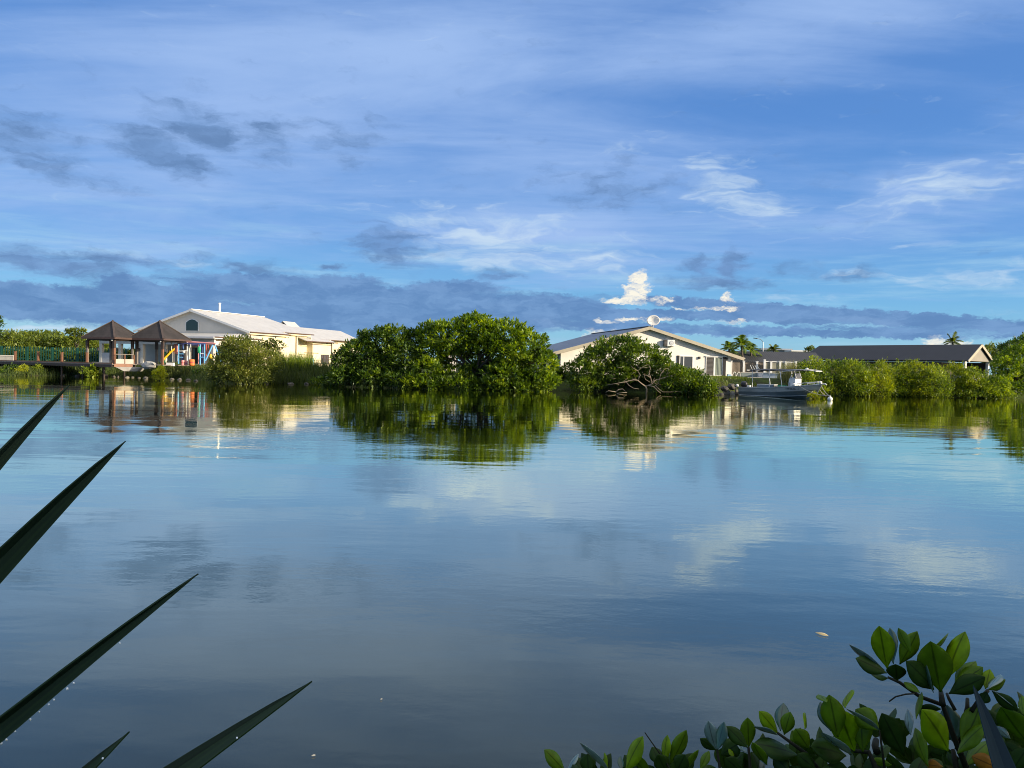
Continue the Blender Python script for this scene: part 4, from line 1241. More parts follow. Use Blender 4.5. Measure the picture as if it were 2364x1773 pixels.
def limbs(name, base, ends, r0, mat, parent, rnd, seg=5, wig=0.35, fork=0.35):
    """Trunk with limbs: every limb leaves the trunk and tapers to its own end."""
    k = MB()
    base = Vector(base)
    top = base + (sum((Vector(e) for e in ends), Vector()) / len(ends) - base) * fork
    tr = [base, base.lerp(top, 0.5) + Vector((rnd.uniform(-.15, .15), rnd.uniform(-.15, .15), 0)), top]
    k.tube(tr, [r0 * 1.25, r0, r0 * 0.8], 9)
    for e in ends:
        e = Vector(e)
        st = base.lerp(top, rnd.uniform(0.55, 1.0))
        pts = [st]
        for i in range(1, seg):
            t = i / seg
            q = st.lerp(e, t) + Vector((rnd.uniform(-wig, wig), rnd.uniform(-wig, wig), rnd.uniform(-wig, wig) * 0.6 + 0.25 * math.sin(math.pi * t)))
            pts.append(q)
        pts.append(e)
        k.tube(pts, [r0 * 0.62 * (1 - 0.82 * i / seg) + 0.012 for i in range(seg + 1)], 7)
        for i in (2, 3, 4):
            q = pts[i]
            for _ in range(2):
                e2 = q + Vector((rnd.uniform(-1, 1), rnd.uniform(-1, 1), rnd.uniform(0.0, 1.1))) * 0.9
                k.tube([q, q.lerp(e2, 0.5) + Vector((0, 0, 0.1)), e2], [r0 * 0.2, r0 * 0.14, 0.012], 5)
    return k.build(name, mat, parent, smooth=True, world=True)

def tree(name, label, cat, base, blobs, n, mat, seed, L=0.3, per=12, r0=0.2, group=None, nlimb=8, hole=0.25, up=0.5, droop=0.0, spread=0.25, trunk=True, wid=0.42, tone0=0.32, shell=0.55, fork=0.35, inner=0.35):
    rg = np.random.default_rng(seed); rnd = random.Random(seed)
    root = thing(name, label, cat, base, 0, group)
    p, nr = sprigs(rg, blobs, n, shell=shell, hole=hole)
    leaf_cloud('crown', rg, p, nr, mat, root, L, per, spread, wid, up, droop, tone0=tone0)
    if trunk:
        ends = [Vector((b[0] + rnd.uniform(-.3, .3) * b[3], b[1] + rnd.uniform(-.3, .3) * b[4], b[2] + 0.2 * b[5])) for b in sorted(blobs, key=lambda b: -b[3] * b[5])[:nlimb]]
        limbs('trunk', base, ends, r0, M_bark, root, rnd, fork=fork)
    return root

def E(px, py, D, rw, rh, rd=None):
    """Ellipsoid from its centre in the picture, its distance and half sizes in picture pixels."""
    p = P(px, py, D)
    k = D / FPX
    return (p.x, p.y, p.z, rw * k, (rd if rd is not None else rw * 0.7) * k, rh * k)
def gbase(px, D): 
    p = PZ(px, D, GZ); return (p.x, p.y, max(-0.1, gz(p.x, p.y)))

# --- the big almond tree in the middle and the darker one left of it
DB = 71.0
bl = [E(1040, 782, DB, 68, 38, 60), E(1105, 766, DB, 60, 32, 55), E(1000, 774, DB + 1, 48, 32, 50), E(1165, 776, DB, 60, 36, 60), E(1215, 800, DB, 52, 36, 60), E(1095, 746, DB + 1, 40, 17, 40),
      E(1245, 845, DB - 1, 42, 36, 50), E(1180, 815, DB - 1.5, 56, 26, 40), E(1130, 790, DB - 1, 60, 22, 40), E(1000, 812, DB, 48, 34, 50), E(985, 855, DB - 1, 40, 30, 45),
      E(1170, 865, DB - 1.5, 66, 22, 50), E(1250, 882, DB - 2, 44, 18, 40), E(1060, 888, DB - 2, 60, 13, 30), E(1135, 892, DB - 2.2, 60, 11, 30), E(1205, 896, DB - 2.5, 60, 11, 30), E(975, 890, DB - 2, 50, 13, 30), E(1040, 858, DB - 0.5, 50, 16, 20), E(1125, 855, DB + 0.5, 50, 22, 30), E(1085, 800, DB + 1.5, 60, 26, 30)]
tree('almond_tree', 'largest tree on the far shore, broad bright green crown with branches showing in the middle', 'tree', tuple(P(1092, 880, DB + 0.3)), bl, 2700, LF_mid, 21, L=0.36, per=13, r0=0.24, hole=0.28, nlimb=11, spread=0.19, fork=0.28)
bl = [E(880, 790, DB + 1, 62, 30, 60), E(915, 778, DB + 1, 50, 24, 50), E(835, 815, DB, 46, 30, 50), E(800, 840, DB, 34, 30, 45), E(860, 840, DB, 52, 30, 50), E(930, 825, DB, 52, 42, 55),
      E(800, 868, DB - 1, 40, 20, 40), E(860, 873, DB - 1.2, 60, 17, 40), E(930, 875, DB - 1.2, 56, 18, 40), E(770, 880, DB, 30, 10, 25)]
tree('shade_tree', 'dark green spreading tree between the yellow house and the largest tree', 'tree', tuple(P(890, 872, DB + 1)), bl, 1900, LF_dark, 22, L=0.32, per=12, r0=0.2, hole=0.3, nlimb=7, spread=0.2, tone0=0.36)
# --- dome tree and low bush before the right house
DC = 72.5
bl = [E(1430, 818, DC, 74, 38, 65), E(1392, 835, DC, 60, 34, 60), E(1475, 830, DC, 66, 34, 60), E(1440, 800, DC, 40, 26, 45), E(1350, 858, DC - 1, 38, 30, 45), E(1520, 850, DC - 0.5, 36, 26, 40), E(1420, 862, DC - 1, 60, 20, 40), E(1350, 886, DC - 1.5, 42, 14, 35), E(1490, 868, DC + 0.4, 50, 12, 25), E(1405, 886, DC - 1, 36, 10, 25)]
tree('mangrove_tree', 'dome shaped green tree in front of the cream gabled house', 'tree', tuple(P(1450, 895, DC + 0.5)), bl, 1900, LF_dark, 23, L=0.28, per=12, r0=0.16, hole=0.22, nlimb=8, spread=0.18, tone0=0.44)
bl = [E(1585, 880, 69.5, 48, 27, 45), E(1560, 868, 70, 32, 22, 36), E(1618, 892, 69, 36, 18, 36), E(1640, 900, 68.6, 18, 11, 20), E(1540, 895, 69.5, 34, 14, 30)]
tree('mangrove_bush', 'low rounded bush at the waterline between the bare branches and the lawn rocks', 'bush', tuple(P(1590, 906, 69.3)), bl, 750, LF_dark, 24, L=0.25, per=12, r0=0.08, hole=0.15, nlimb=4, tone0=0.48)
rg = np.random.default_rng(77)
yb = thing('yellowing_bush', 'small yellowing bush between the dome tree and the low rounded bush', 'bush', tuple(P(1560, 880, 70.5)))
p, nr = sprigs(rg, [E(1562, 857, 70.0, 17, 8, 12), E(1545, 852, 70.3, 10, 6, 10)], 46)
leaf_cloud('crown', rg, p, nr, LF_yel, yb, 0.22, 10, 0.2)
k = MB(); k.tube([P(1558, 885, 70.4), P(1555, 870, 70.3), P(1560, 856, 70.2)], [0.05, 0.04, 0.02], 6); k.build('trunk', M_bark, yb, world=True)

# bare branches in front of the dome tree
db = thing('bare_branches', 'pale leafless branches spreading over the water below the dome tree', 'dead tree', tuple(P(1492, 908, 68.8)))
rnd = random.Random(5)
dm = MB()
def twig(pts, r0, r1):
    dm.tube([P(a, b, c) for a, b, c in pts], [r0 + (r1 - r0) * i / (len(pts) - 1) for i in range(len(pts))], 6)
twig([(1492, 910, 68.8), (1493, 898, 68.8), (1490, 892, 68.8)], 0.075, 0.07)
twig([(1490, 892, 68.8), (1480, 885, 68.7), (1472, 878, 68.6), (1462, 877, 68.5), (1445, 881, 68.4), (1425, 885, 68.3), (1400, 889, 68.3)], 0.06, 0.02)
twig([(1490, 892, 68.8), (1505, 887, 68.7), (1512, 878, 68.8), (1530, 873, 68.9), (1552, 866, 69)], 0.055, 0.02)
twig([(1505, 887, 68.7), (1502, 872, 68.6), (1498, 860, 68.6), (1502, 850, 68.6), (1497, 842, 68.6)], 0.045, 0.015)
twig([(1502, 872, 68.6), (1492, 866, 68.6), (1487, 868, 68.6), (1490, 876, 68.6), (1500, 882, 68.6)], 0.035, 0.018)
twig([(1472, 878, 68.6), (1478, 866, 68.5), (1472, 856, 68.5), (1485, 846, 68.5), (1495, 842, 68.5)], 0.035, 0.012)
twig([(1472, 856, 68.5), (1462, 850, 68.5), (1456, 844, 68.5)], 0.025, 0.012)
twig([(1496, 890, 68.6), (1510, 893, 68.5), (1518, 902, 68.4), (1526, 908, 68.3)], 0.045, 0.02)
twig([(1512, 889, 68.6), (1520, 897, 68.4), (1530, 905, 68.3), (1548, 905, 68.3), (1572, 904, 68.4)], 0.035, 0.015)
twig([(1520, 884, 68.7), (1526, 862, 68.8), (1536, 850, 68.9), (1545, 852, 69)], 0.03, 0.012)
twig([(1422, 905, 67.9), (1428, 899, 67.9), (1437, 898, 67.9), (1447, 906, 67.8), (1424, 908, 67.8)], 0.045, 0.03)
twig([(1422, 905, 67.9), (1405, 902, 67.9), (1398, 906, 67.9)], 0.035, 0.02)
twig([(1445, 881, 68.4), (1452, 890, 68.3), (1462, 896, 68.2), (1475, 898, 68.2)], 0.03, 0.012)
for _ in range(26):
    a, b = rnd.uniform(1405, 1560), rnd.uniform(848, 898)
    c, d = a + rnd.uniform(-16, 16), b - rnd.uniform(-4, 14)
    twig([(a, b, 68.7), ((a + c) / 2 + rnd.uniform(-4, 4), (b + d) / 2, 68.6), (c, d, 68.6)], 0.022, 0.008)
dm.build('branches', M_deadwood, db, world=True, smooth=True)

# --- bush by the playground, its palm-like neighbour behind, reeds
DE = 72.5
bl = [E(560, 820, DE, 52, 34, 50), E(530, 845, DE, 46, 30, 45), E(590, 850, DE, 46, 34, 45), E(545, 795, DE, 34, 18, 34), E(505, 862, DE, 28, 22, 30), E(560, 868, DE - 1, 58, 16, 35), E(620, 835, DE + 1, 30, 26, 30)]
tree('shore_bush', 'tall olive green bush at the waterline in front of the playground', 'bush', tuple(P(560, 880, DE)), bl, 1500, LF_olive, 25, L=0.22, per=12, r0=0.1, hole=0.25, nlimb=6, spread=0.26, up=0.6, tone0=0.40)
bl = [E(612, 797, DE + 3, 15, 7), E(632, 795, DE + 3, 14, 7), E(600, 803, DE + 3, 12, 6), E(648, 806, DE + 3, 10, 6), E(622, 806, DE + 3, 20, 6)]
tree('small_tree', 'thin flat topped young tree against the yellow wall behind the olive bush', 'tree', tuple(P(622, 850, DE + 3)), bl, 90, LF_olive, 26, L=0.26, per=10, r0=0.06, nlimb=4)

def blades(name, rg, P0, H, mat, parent, w=0.03, lean=0.35, seg=3, tone0=0.35):
    n = len(P0)
    ang = rg.random(n) * 6.283
    dirv = np.stack([np.cos(ang), np.sin(ang), np.zeros(n)], 1)
    ln = lean * (0.3 + rg.random(n))
    side = np.stack([-dirv[:, 1], dirv[:, 0], np.zeros(n)], 1)
    V = np.empty((n, 2 * (seg + 1), 3))
    for i in range(seg + 1):
        t = i / seg
        c = P0 + np.array([0, 0, 1]) * (H * (t - 0.25 * ln * t * t))[:, None] + dirv * (H * ln * t * t)[:, None]
        ww = w * (1 - t) ** 0.7 + 0.004
        V[:, 2 * i] = c - side * ww / 2
        V[:, 2 * i + 1] = c + side * ww / 2
    F = []
    for i in range(seg):
        a = 2 * i
        F.append(np.stack([np.arange(n) * 2 * (seg + 1) + a + k for k in (0, 1, 3, 2)], 1))
    F = np.stack(F, 1).reshape(-1, 4)
    tone = np.repeat(tone0 + 0.3 * (rg.random(n) - 0.5), seg)
    return mesh_np(name, V.reshape(-1, 3), F, mat, parent, tone)

def shore_strip(rg, px0, px1, n, d0, d1):
    px = px0 + (px1 - px0) * rg.random(n)
    out = []
    for x in px:
        X0 = WL(x, 890).x / WL(x, 890).y
        # find the shore along this pixel column
        D = 75.0
        for _ in range(3): D = shore(X0 * D)
        d = d0 + (d1 - d0) * rg.random()
        q = ((X0 * D), D + d)
        out.append((q[0], q[1], gz(*q) - 0.05))
    return np.array(out)

rg = np.random.default_rng(31)
Pq = shore_strip(rg, 585, 790, 5200, 0.6, 5.0)
o = blades('reeds', rg, Pq, 0.5 + 0.95 * rg.random(len(Pq)) ** 1.3, LF_reed, None, 0.05, 0.5, tone0=0.26)
tag(o, 'dense dark green reeds on the bank below the yellow wall', 'reeds', kind='stuff')
Pq = shore_strip(rg, 600, 690, 900, 3.0, 6.0)
o = blades('reeds', rg, Pq, 1.2 + 0.9 * rg.random(len(Pq)), LF_hedge, None, 0.05, 0.35, tone0=0.5)
tag(o, 'taller lighter green reeds just right of the olive bush', 'reeds', kind='stuff')
# bank grass, left stretch under the pavilions and playground, and thin cover elsewhere
Pq = shore_strip(rg, 225, 500, 5200, 0.5, 5.5)
o = blades('bank_grass', rg, Pq, 0.25 + 0.45 * rg.random(len(Pq)), LF_reed, None, 0.05, 0.5, tone0=0.45)
tag(o, 'rough dull green grass on the bank below the pavilions and playground', 'grass', kind='stuff')
Pq = shore_strip(rg, -20, 240, 2600, 0.2, 5.0)
o = blades('bank_grass', rg, Pq, 0.3 + 0.6 * rg.random(len(Pq)), LF_reed, None, 0.06, 0.5, tone0=0.3)
tag(o, 'dark undergrowth in the shade beneath the boardwalk', 'undergrowth', kind='stuff')
Pq = shore_strip(rg, 1630, 1770, 5000, 1.2, 13)
o = blades('lawn', rg, Pq, 0.12 + 0.14 * rg.random(len(Pq)), leafmat('lawn blades', (0.05, 0.085, 0.010), (0.10, 0.145, 0.016), (0.17, 0.20, 0.03), 0.35), None, 0.05, 0.5, tone0=0.4)
tag(o, 'sunlit lawn sloping from the patio to the rocks beside the boat', 'lawn', kind='stuff')

# --- small plants standing in the water, left
def clump(px, ybase, D, w, h, mat, seed, label, L=0.16, n=70, name='mangrove_seedling', cat='shrub', tone0=0.5, group=None):
    rg = np.random.default_rng(seed)
    b = WL(px, ybase) if D is None else P(px, ybase, D)
    D = b.y
    root = thing(name, label, cat, (b.x, b.y, b.z), 0, group)
    bl = [E(px, ybase - h * 0.35, D, w * 0.5, h * 0.36), E(px + w * 0.12, ybase - h * 0.7, D, w * 0.3, h * 0.3), E(px - w * 0.2, ybase - h * 0.45, D, w * 0.32, h * 0.3)]
    p, nr = sprigs(rg, bl, n, shell=0.3, hole=0.1)
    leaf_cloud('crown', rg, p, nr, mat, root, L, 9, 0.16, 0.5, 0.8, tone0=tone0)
    k = MB()
    for i in range(4):
        e = P(px + rg.uniform(-0.35, 0.35) * w, ybase - h * rg.uniform(0.4, 0.85), D)
        k.tube([(b.x + rg.uniform(-.1, .1), b.y, b.z - 0.15), tuple(Vector((b.x, b.y, b.z)).lerp(e, 0.5) + Vector((rg.uniform(-.08, .08), 0, 0))), e], [0.035, 0.028, 0.012], 5)
    k.build('stems', M_bark, root, world=True)
    return root
clump(52, 867, None, 30, 24, LF_yel, 41, 'bright yellow green shrub standing in the water under the left end of the boardwalk', n=90, tone0=0.85)
clump(88, 867, None, 24, 26, LF_hedge, 42, 'thin upright green shrub in the water right of the yellow one, below a rail post', n=60, tone0=0.7)
clump(126, 866, None, 30, 17, LF_dark, 43, 'low dark green shrub under the middle of the boardwalk', n=60, L=0.2)
clump(177, 866, None, 36, 20, LF_dark, 44, 'dull dark shrub in the shade under the right end of the boardwalk', n=60, L=0.2, tone0=0.3)
clump(212, 871, None, 42, 27, LF_hedge, 45, 'broad bright green leafy plant at the waterline below the left pavilion', n=110, L=0.26, tone0=0.62)
clump(20, 866, None, 46, 24, LF_dark, 46, 'dark shrub at the left edge of the picture below the boardwalk', n=80, L=0.22, tone0=0.3)
clump(369, 879, None, 28, 33, LF_yel, 47, 'vivid yellow green young mangrove in the water below the yellow slide', n=150, tone0=0.8)
clump(420, 869, None, 36, 18, LF_olive, 48, 'low olive shrub on the bank right of the vivid yellow green mangrove', n=60, L=0.2)
clump(468, 876, None, 44, 28, LF_dark, 49, 'dark low shrub at the waterline left of the tall olive bush', n=80, L=0.22, tone0=0.35)
clump(738, 889, None, 46, 15, LF_hedge, 50, 'low bright leafy shrub at the waterline left of the dark spreading tree', n=60, L=0.24)
clump(765, 890, None, 30, 14, LF_mid, 51, 'small glossy shrub under the left edge of the dark spreading tree', n=46, L=0.26)
clump(1878, 921, None, 22, 13, LF_yel, 52, 'small yellow green water weed beside the bow of the boat', n=40, L=0.14, name='water_weed', cat='weed')
clump(1868, 886, 70.5, 22, 26, LF_hedge, 53, 'light green sapling behind the bow of the boat', n=46, L=0.2, name='sapling', cat='sapling')
# dark foliage filling the bank between the middle tree and the dome tree
clump(1300, 899, None, 60, 60, LF_dark, 54, 'dark shaded shrub between the largest tree and the dome tree', n=230, L=0.26, name='shore_shrub', cat='shrub', tone0=0.28)

# --- right shore hedge
HG = 'shrubs along the right shore'
HD = [(1878, 843, 44, 36, 33, LF_hedge, 0.40, 'dark green shrub right behind the boat bow'),
      (1925, 850, 46, 34, 30, LF_hedge, 0.38, 'green shrub under the middle of the charcoal roof, left of the yellowish one'),
      (1975, 845, 44, 36, 31, LF_hedge, 0.50, 'rounded green shrub with a pale pointed top under the charcoal roof'),
      (2020, 855, 40, 40, 34, LF_yel, 0.18, 'yellowish green shrub hanging to the water under the charcoal roof'),
      (2065, 850, 46, 36, 33, LF_hedge, 0.45, 'mixed green shrub with dry twigs under the charcoal roof'),
      (2105, 856, 40, 42, 34, LF_yel, 0.20, 'light yellow green shrub reaching the water right of the mixed one'),
      (2150, 853, 46, 38, 33, LF_hedge, 0.48, 'leafy shrub below the right end of the charcoal roof'),
      (2205, 858, 50, 40, 32, LF_yel, 0.14, 'round bright green shrub below the pale gable'),
      (2252, 864, 44, 38, 30, LF_hedge, 0.45, 'low green shrub right of the round bright one'),
      (2300, 880, 40, 30, 24, LF_mid, 0.40, 'low dark leafy shrub at the foot of the tall right edge trees')]
for i, (px, py, w, h, h2, mt, t0, lab) in enumerate(HD):
    rg = np.random.default_rng(100 + i); rn = random.Random(100 + i)
    X0 = WL(px, 917).x / WL(px, 917).y
    D = 73.0
    for _ in range(3): D = shore(X0 * D)
    D += (0.4, 2.2, 1.0)[i % 3]
    bl = [E(px + rn.uniform(-8, 8), py + 13 + rn.uniform(-6, 6), D + 0.6, w * rn.uniform(0.6, 0.85), h * 0.80, 36), E(px - 12, py + 36, D, w * 0.68, h2, 30), E(px + 14, py + 40, D - 0.2, w * 0.66, h2 * 0.85, 34), E(px + rn.uniform(-10, 10), py + 54, D - 0.9, w * 0.8, 13, 26)]
    base = P(px, py + 52, D + 0.8); base.z = max(0.2, gz(base.x, base.y) - 0.1)
    tree('shore_shrub', lab, 'shrub', tuple(base), bl, 620, mt, 200 + i, L=0.20, per=11, r0=0.06, group=HG, nlimb=4, hole=0.3, spread=0.24, up=0.7, tone0=t0 - 0.02)
rg = np.random.default_rng(33)
Pq = shore_strip(rg, 1840, 2260, 2600, 2.5, 6.5)
o = blades('tall_grass', rg, Pq, 0.8 + 1.2 * rg.random(len(Pq)), LF_dry, None, 0.035, 0.28, tone0=0.35)
tag(o, 'tall dry seeding grass rising behind the right shore shrubs', 'grass', kind='stuff')
Pq = shore_strip(rg, 1850, 1910, 500, 3.0, 5.5)
o = blades('tall_grass', rg, Pq, 1.3 + 1.0 * rg.random(len(Pq)), LF_dry, None, 0.045, 0.35, tone0=0.4)
tag(o, 'pale feathery grass tuft left of the charcoal roof end', 'grass', kind='stuff')

# right edge trees
bl = [E(2350, 835, 80, 46, 42, 50), E(2325, 855, 79, 30, 32, 40), E(2380, 815, 81, 50, 48, 50), E(2345, 880, 78, 40, 30, 40), E(2410, 870, 80, 60, 48, 60), E(2315, 890, 78, 26, 22, 30)]
tree('leafy_tree', 'tall leafy tree at the right edge of the picture beside the pale gable', 'tree', gbase(2340, 81), bl, 1100, LF_mid, 61, L=0.30, per=11, r0=0.16, hole=0.28)
bl = [E(2338, 808, 98, 30, 15, 40), E(2362, 800, 98, 40, 18, 40), E(2350, 825, 98, 46, 20, 40)]
tree('leafy_tree', 'darker tree behind the tall leafy one at the right edge', 'tree', gbase(2345, 98.5), bl, 500, LF_dark, 62, L=0.3, per=11, r0=0.16)
bl = [E(2295, 812, 118, 30, 14, 40), E(2278, 818, 118, 26, 14, 40), E(2305, 828, 118, 34, 16, 40)]
tree('rain_tree', 'distant olive tree behind the pale gable of the charcoal roofed house', 'tree', gbase(2295, 118), bl, 300, LF_far, 63, L=0.4, per=10, r0=0.2, tone0=0.42)

# --- distant trees, left
FT = 'distant spreading trees beyond the green fence'
for i, (cx, D, lab, bs) in enumerate([
    (25, 142, 'wide flat crowned tree at the left edge behind the green fence', [(10, 785, 60, 11), (40, 777, 44, 8), (-15, 792, 50, 14), (30, 797, 60, 14), (20, 806, 70, 14)]),
    (85, 150, 'highest of the flat crowned trees behind the green fence', [(75, 779, 50, 9), (105, 776, 44, 8), (60, 790, 50, 14), (110, 792, 44, 15), (85, 795, 60, 14), (85, 808, 70, 13)]),
    (140, 146, 'flat crowned tree left of the thin umbrella tree behind the fence', [(140, 789, 40, 9), (120, 796, 44, 13), (160, 795, 40, 14), (140, 808, 60, 12)]),
    (205, 150, 'low tree behind the left pavilion posts', [(200, 795, 30, 11), (225, 800, 30, 9), (185, 800, 30, 12)])]):
    bl = [E(x, y, D + (j % 2) * 3, w, h, w * 0.9) for j, (x, y, w, h) in enumerate(bs)]
    tree('rain_tree', lab, 'tree', gbase(cx, D + 2), bl, 800, LF_far, 70 + i, L=0.5, per=10, r0=0.3, group=FT, hole=0.3, nlimb=4, spread=0.5, tone0=0.44, shell=0.5)
bl = [E(166, 766, 128, 14, 4, 12), E(185, 766, 128, 13, 4, 12), E(177, 763, 128, 12, 3, 12), E(178, 784, 128, 12, 8, 12)]
tree('umbrella_tree', 'thin tree with a small flat umbrella top left of the pavilions', 'tree', gbase(178, 128), bl, 90, LF_far, 81, L=0.45, per=9, r0=0.1, nlimb=3, tone0=0.45, fork=0.6)
bl = [E(-8, 745, 120, 14, 12), E(-14, 770, 120, 16, 20)]
tree('leafy_tree', 'tree whose leaves just show at the left edge of the picture', 'tree', gbase(-12, 120), bl, 90, LF_dark, 82, L=0.4, per=10, r0=0.2, nlimb=2)

# undergrowth behind the green fence
rg = np.random.default_rng(88)
bl = [E(x, 822, 116, 30, 12, 20) for x in range(-20, 330, 28)]
p, nr = sprigs(rg, bl, 1500, shell=0.4, hole=0.05)
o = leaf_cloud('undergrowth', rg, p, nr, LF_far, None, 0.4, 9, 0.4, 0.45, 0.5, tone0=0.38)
tag(o, 'green undergrowth seen through the pickets of the green fence', 'undergrowth', kind='stuff')
bl = [E(x, 834 + 4 * math.sin(x), 91, 24, 18, 30) for x in range(820, 1290, 30)]
tree('garden_hedge', 'dark garden hedge glimpsed through the largest tree, between the two houses', 'hedge', tuple(P(1050, 850, 91)), bl, 900, LF_dark, 302, L=0.3, per=10, trunk=False, tone0=0.34)
# --- palms
M_palmtrunk = paint('palm trunk', (0.16, 0.13, 0.10), 0.9, 0.2, 4.0)
def palm(px, ytop, D, fl, n, seed, label, elev=(10, 75), mat=None, tall=None, droop=0.7, name='coconut_palm'):
    rg = np.random.default_rng(seed)
    b = PZ(px, D, GZ); top = P(px, ytop, D)
    root = thing(name, label, 'palm', tuple(b), 0)
    k = MB(); k.tube([b, b.lerp(top, 0.5) + Vector((0.15, 0, 0)), top], [0.2, 0.15, 0.13], 8); k.build('trunk', M_palmtrunk, root, world=True)
    for i in range(n):
        a = 6.283 * (i * 0.382) + rg.uniform(-.2, .2)
        e = R_(elev[0] + (elev[1] - elev[0]) * (i + 0.5) / n)
        L = fl * rg.uniform(0.85, 1.1)
        V, F = [], []
        seg = 12
        prev = None
        pts = []
        for s in range(seg + 1):
            t = s / seg
            pts.append(np.array([math.cos(a) * L * t * math.cos(e), math.sin(a) * L * t * math.cos(e), L * t * math.sin(e) - droop * L * t * t * (0.35 + 0.65 * math.cos(e))]) + np.array(top))
        sd = np.array([-math.sin(a), math.cos(a), 0.0])
        for s in range(seg):
            p0, p1 = pts[s], pts[s + 1]
            V += [p0 - sd * 0.03, p0 + sd * 0.03, p1 + sd * 0.02, p1 - sd * 0.02]; F.append([len(V) - 4, len(V) - 3, len(V) - 2, len(V) - 1])
            if s == 0: continue
            dd = unit(p1 - p0)
            for q in range(3):
                pp = p0 + (p1 - p0) * q / 3
                ll = L * 0.27 * math.sin(math.pi * (0.12 + 0.83 * (s + q / 3) / seg)) + 0.05
                for sgn in (-1, 1):
                    dv = unit(sd * sgn * 0.8 + dd * 0.65 + np.array([0, 0, -0.45 + rg.uniform(-.15, .15)]))
                    w = dd * 0.045
                    V += [pp - w, pp + w, pp + dv * ll + w * 0.2, pp + dv * ll - w * 0.2]
                    F.append([len(V) - 4, len(V) - 3, len(V) - 2, len(V) - 1])
        mesh_np('frond', np.array(V), np.array(F), mat or LF_dark, root, np.full(len(F), 0.4 + rg.uniform(-.12, .12)))
    return root
palm(2199, 790, 110, 2.1, 11, 91, 'coconut palm rising above the ridge of the charcoal roof', (-5, 85), LF_far)
palm(2366, 793, 104, 2.2, 12, 92, 'palm partly cut by the right edge of the picture', (-5, 85), LF_dark)
palm(1712, 798, 105, 2.3, 16, 93, 'bushy palm just right of the cream house gable', (0, 80), LF_hedge, name='bushy_palm')
palm(1683, 806, 108, 2.0, 13, 94, 'lower bushy palm tucked against the eave of the cream house', (0, 80), LF_hedge, name='bushy_palm')
palm(1733, 806, 108, 1.8, 12, 95, 'small bushy palm below the street lamp', (0, 75), LF_hedge, name='bushy_palm')
palm(1786, 808, 112, 1.5, 11, 96, 'small palm showing over the charcoal roof right of the street lamp', (5, 80), LF_far, name='bushy_palm')
bl = [E(1873, 808, 135, 10, 4), E(1866, 810, 135, 8, 4)]
tree('leafy_tree', 'tiny distant tree top at the left end of the charcoal ridge', 'tree', gbase(1872, 135), bl, 40, LF_far, 97, L=0.4, per=8, r0=0.1, nlimb=2)

# --- shore rocks
ORD = ['first', 'second', 'third', 'fourth', 'fifth', 'sixth', 'seventh', 'eighth', 'ninth', 'tenth', 'eleventh', 'twelfth']
def rocks(lst, mats, where, seed, group):
    rn = random.Random(seed)
    for i, (px, py, w, h) in enumerate(lst):
        p = WL(px, py)
        k = p.y / FPX
        o = lowpoly_rock((p.x, p.y + 0.25, -0.03 + (h * k) * 0.1), (w * k * rn.uniform(0.4, 0.66), w * k * 0.45, h * k * rn.uniform(0.36, 0.6)), rn, 'rock', mats[i % len(mats)])
        tag(o, ORD[i] + ' rock from the left ' + where, 'rock', group)
rocks([(143, 868, 14, 9), (176, 869, 12, 8)], [M_palerock, M_rock], 'at the waterline under the boardwalk', 1, 'rocks under the boardwalk')
rocks([(242, 871, 10, 10), (260, 871, 8, 8), (270, 871, 7, 7), (290, 872, 9, 9), (303, 872, 9, 6), (318, 873, 9, 6), (334, 874, 12, 9)], [M_rock, M_rock, M_rock, M_palerock], 'at the waterline below the pavilions', 2, 'rocks below the pavilions')
rocks([(395, 876, 12, 7), (412, 877, 10, 7), (432, 878, 12, 8), (450, 880, 12, 8)], [M_rock], 'at the waterline below the playground', 3, 'rocks below the playground')
rocks([(612, 886, 15, 11), (632, 884, 18, 13), (654, 885, 13, 8), (669, 887, 18, 9), (691, 886, 16, 11), (706, 887, 12, 8)], [M_rock], 'at the waterline below the reeds', 4, 'rocks below the reeds')
rocks([(1655, 911, 16, 14), (1668, 912, 15, 10), (1680, 911, 16, 22), (1693, 912, 13, 15), (1702, 911, 11, 22), (1712, 911, 13, 9)], [M_palerock, M_rock, M_palerock], 'at the waterline between the low bush and the boat', 5, 'rocks between the low bush and the boat')
rn = random.Random(9)
for i, (px, py, D, w, h, lab) in enumerate([(1690, 893, 70.6, 22, 13, 'large rock on the upper bank right of the low bush'), (1672, 897, 70.3, 18, 12, 'middle rock of the upper bank between bush and boat'), (1655, 898, 70.2, 18, 11, 'mossy rock on the upper bank touching the low bush')]):
    p = P(px, py, D); k = D / FPX
    o = lowpoly_rock((p.x, p.y, p.z), (w * k * 0.55, w * k * 0.45, h * k * 0.6), rn, 'rock', M_rock)
    tag(o, lab, 'rock', 'rocks between the low bush and the boat')
# ------------------------------------------------------------------ boat
M_hull = paint('grey green aluminium hull', (0.30, 0.325, 0.31), 0.5, 0.16, 1.6, metal=0.05, stretch=(0.5, 1, 2.5), bump=0.004, bscale=4)
M_alu = paint('bare aluminium', (0.48, 0.50, 0.50), 0.38, 0.1, 3.0, metal=0.5)
M_boatwhite = paint('white gelcoat', (0.80, 0.79, 0.74), 0.35, 0.05, 2.0)
M_canvas = paint('dark canopy canvas', (0.03, 0.035, 0.05), 0.8, 0.15, 3.0)
M_rope = paint('pale rope', (0.55, 0.50, 0.40), 0.9, 0.15, 8.0)
st = PZ(1722, 70.5, 0.0); bo = PZ(1897, 64.6, 0.0)
ax = bo - st; BL = ax.length
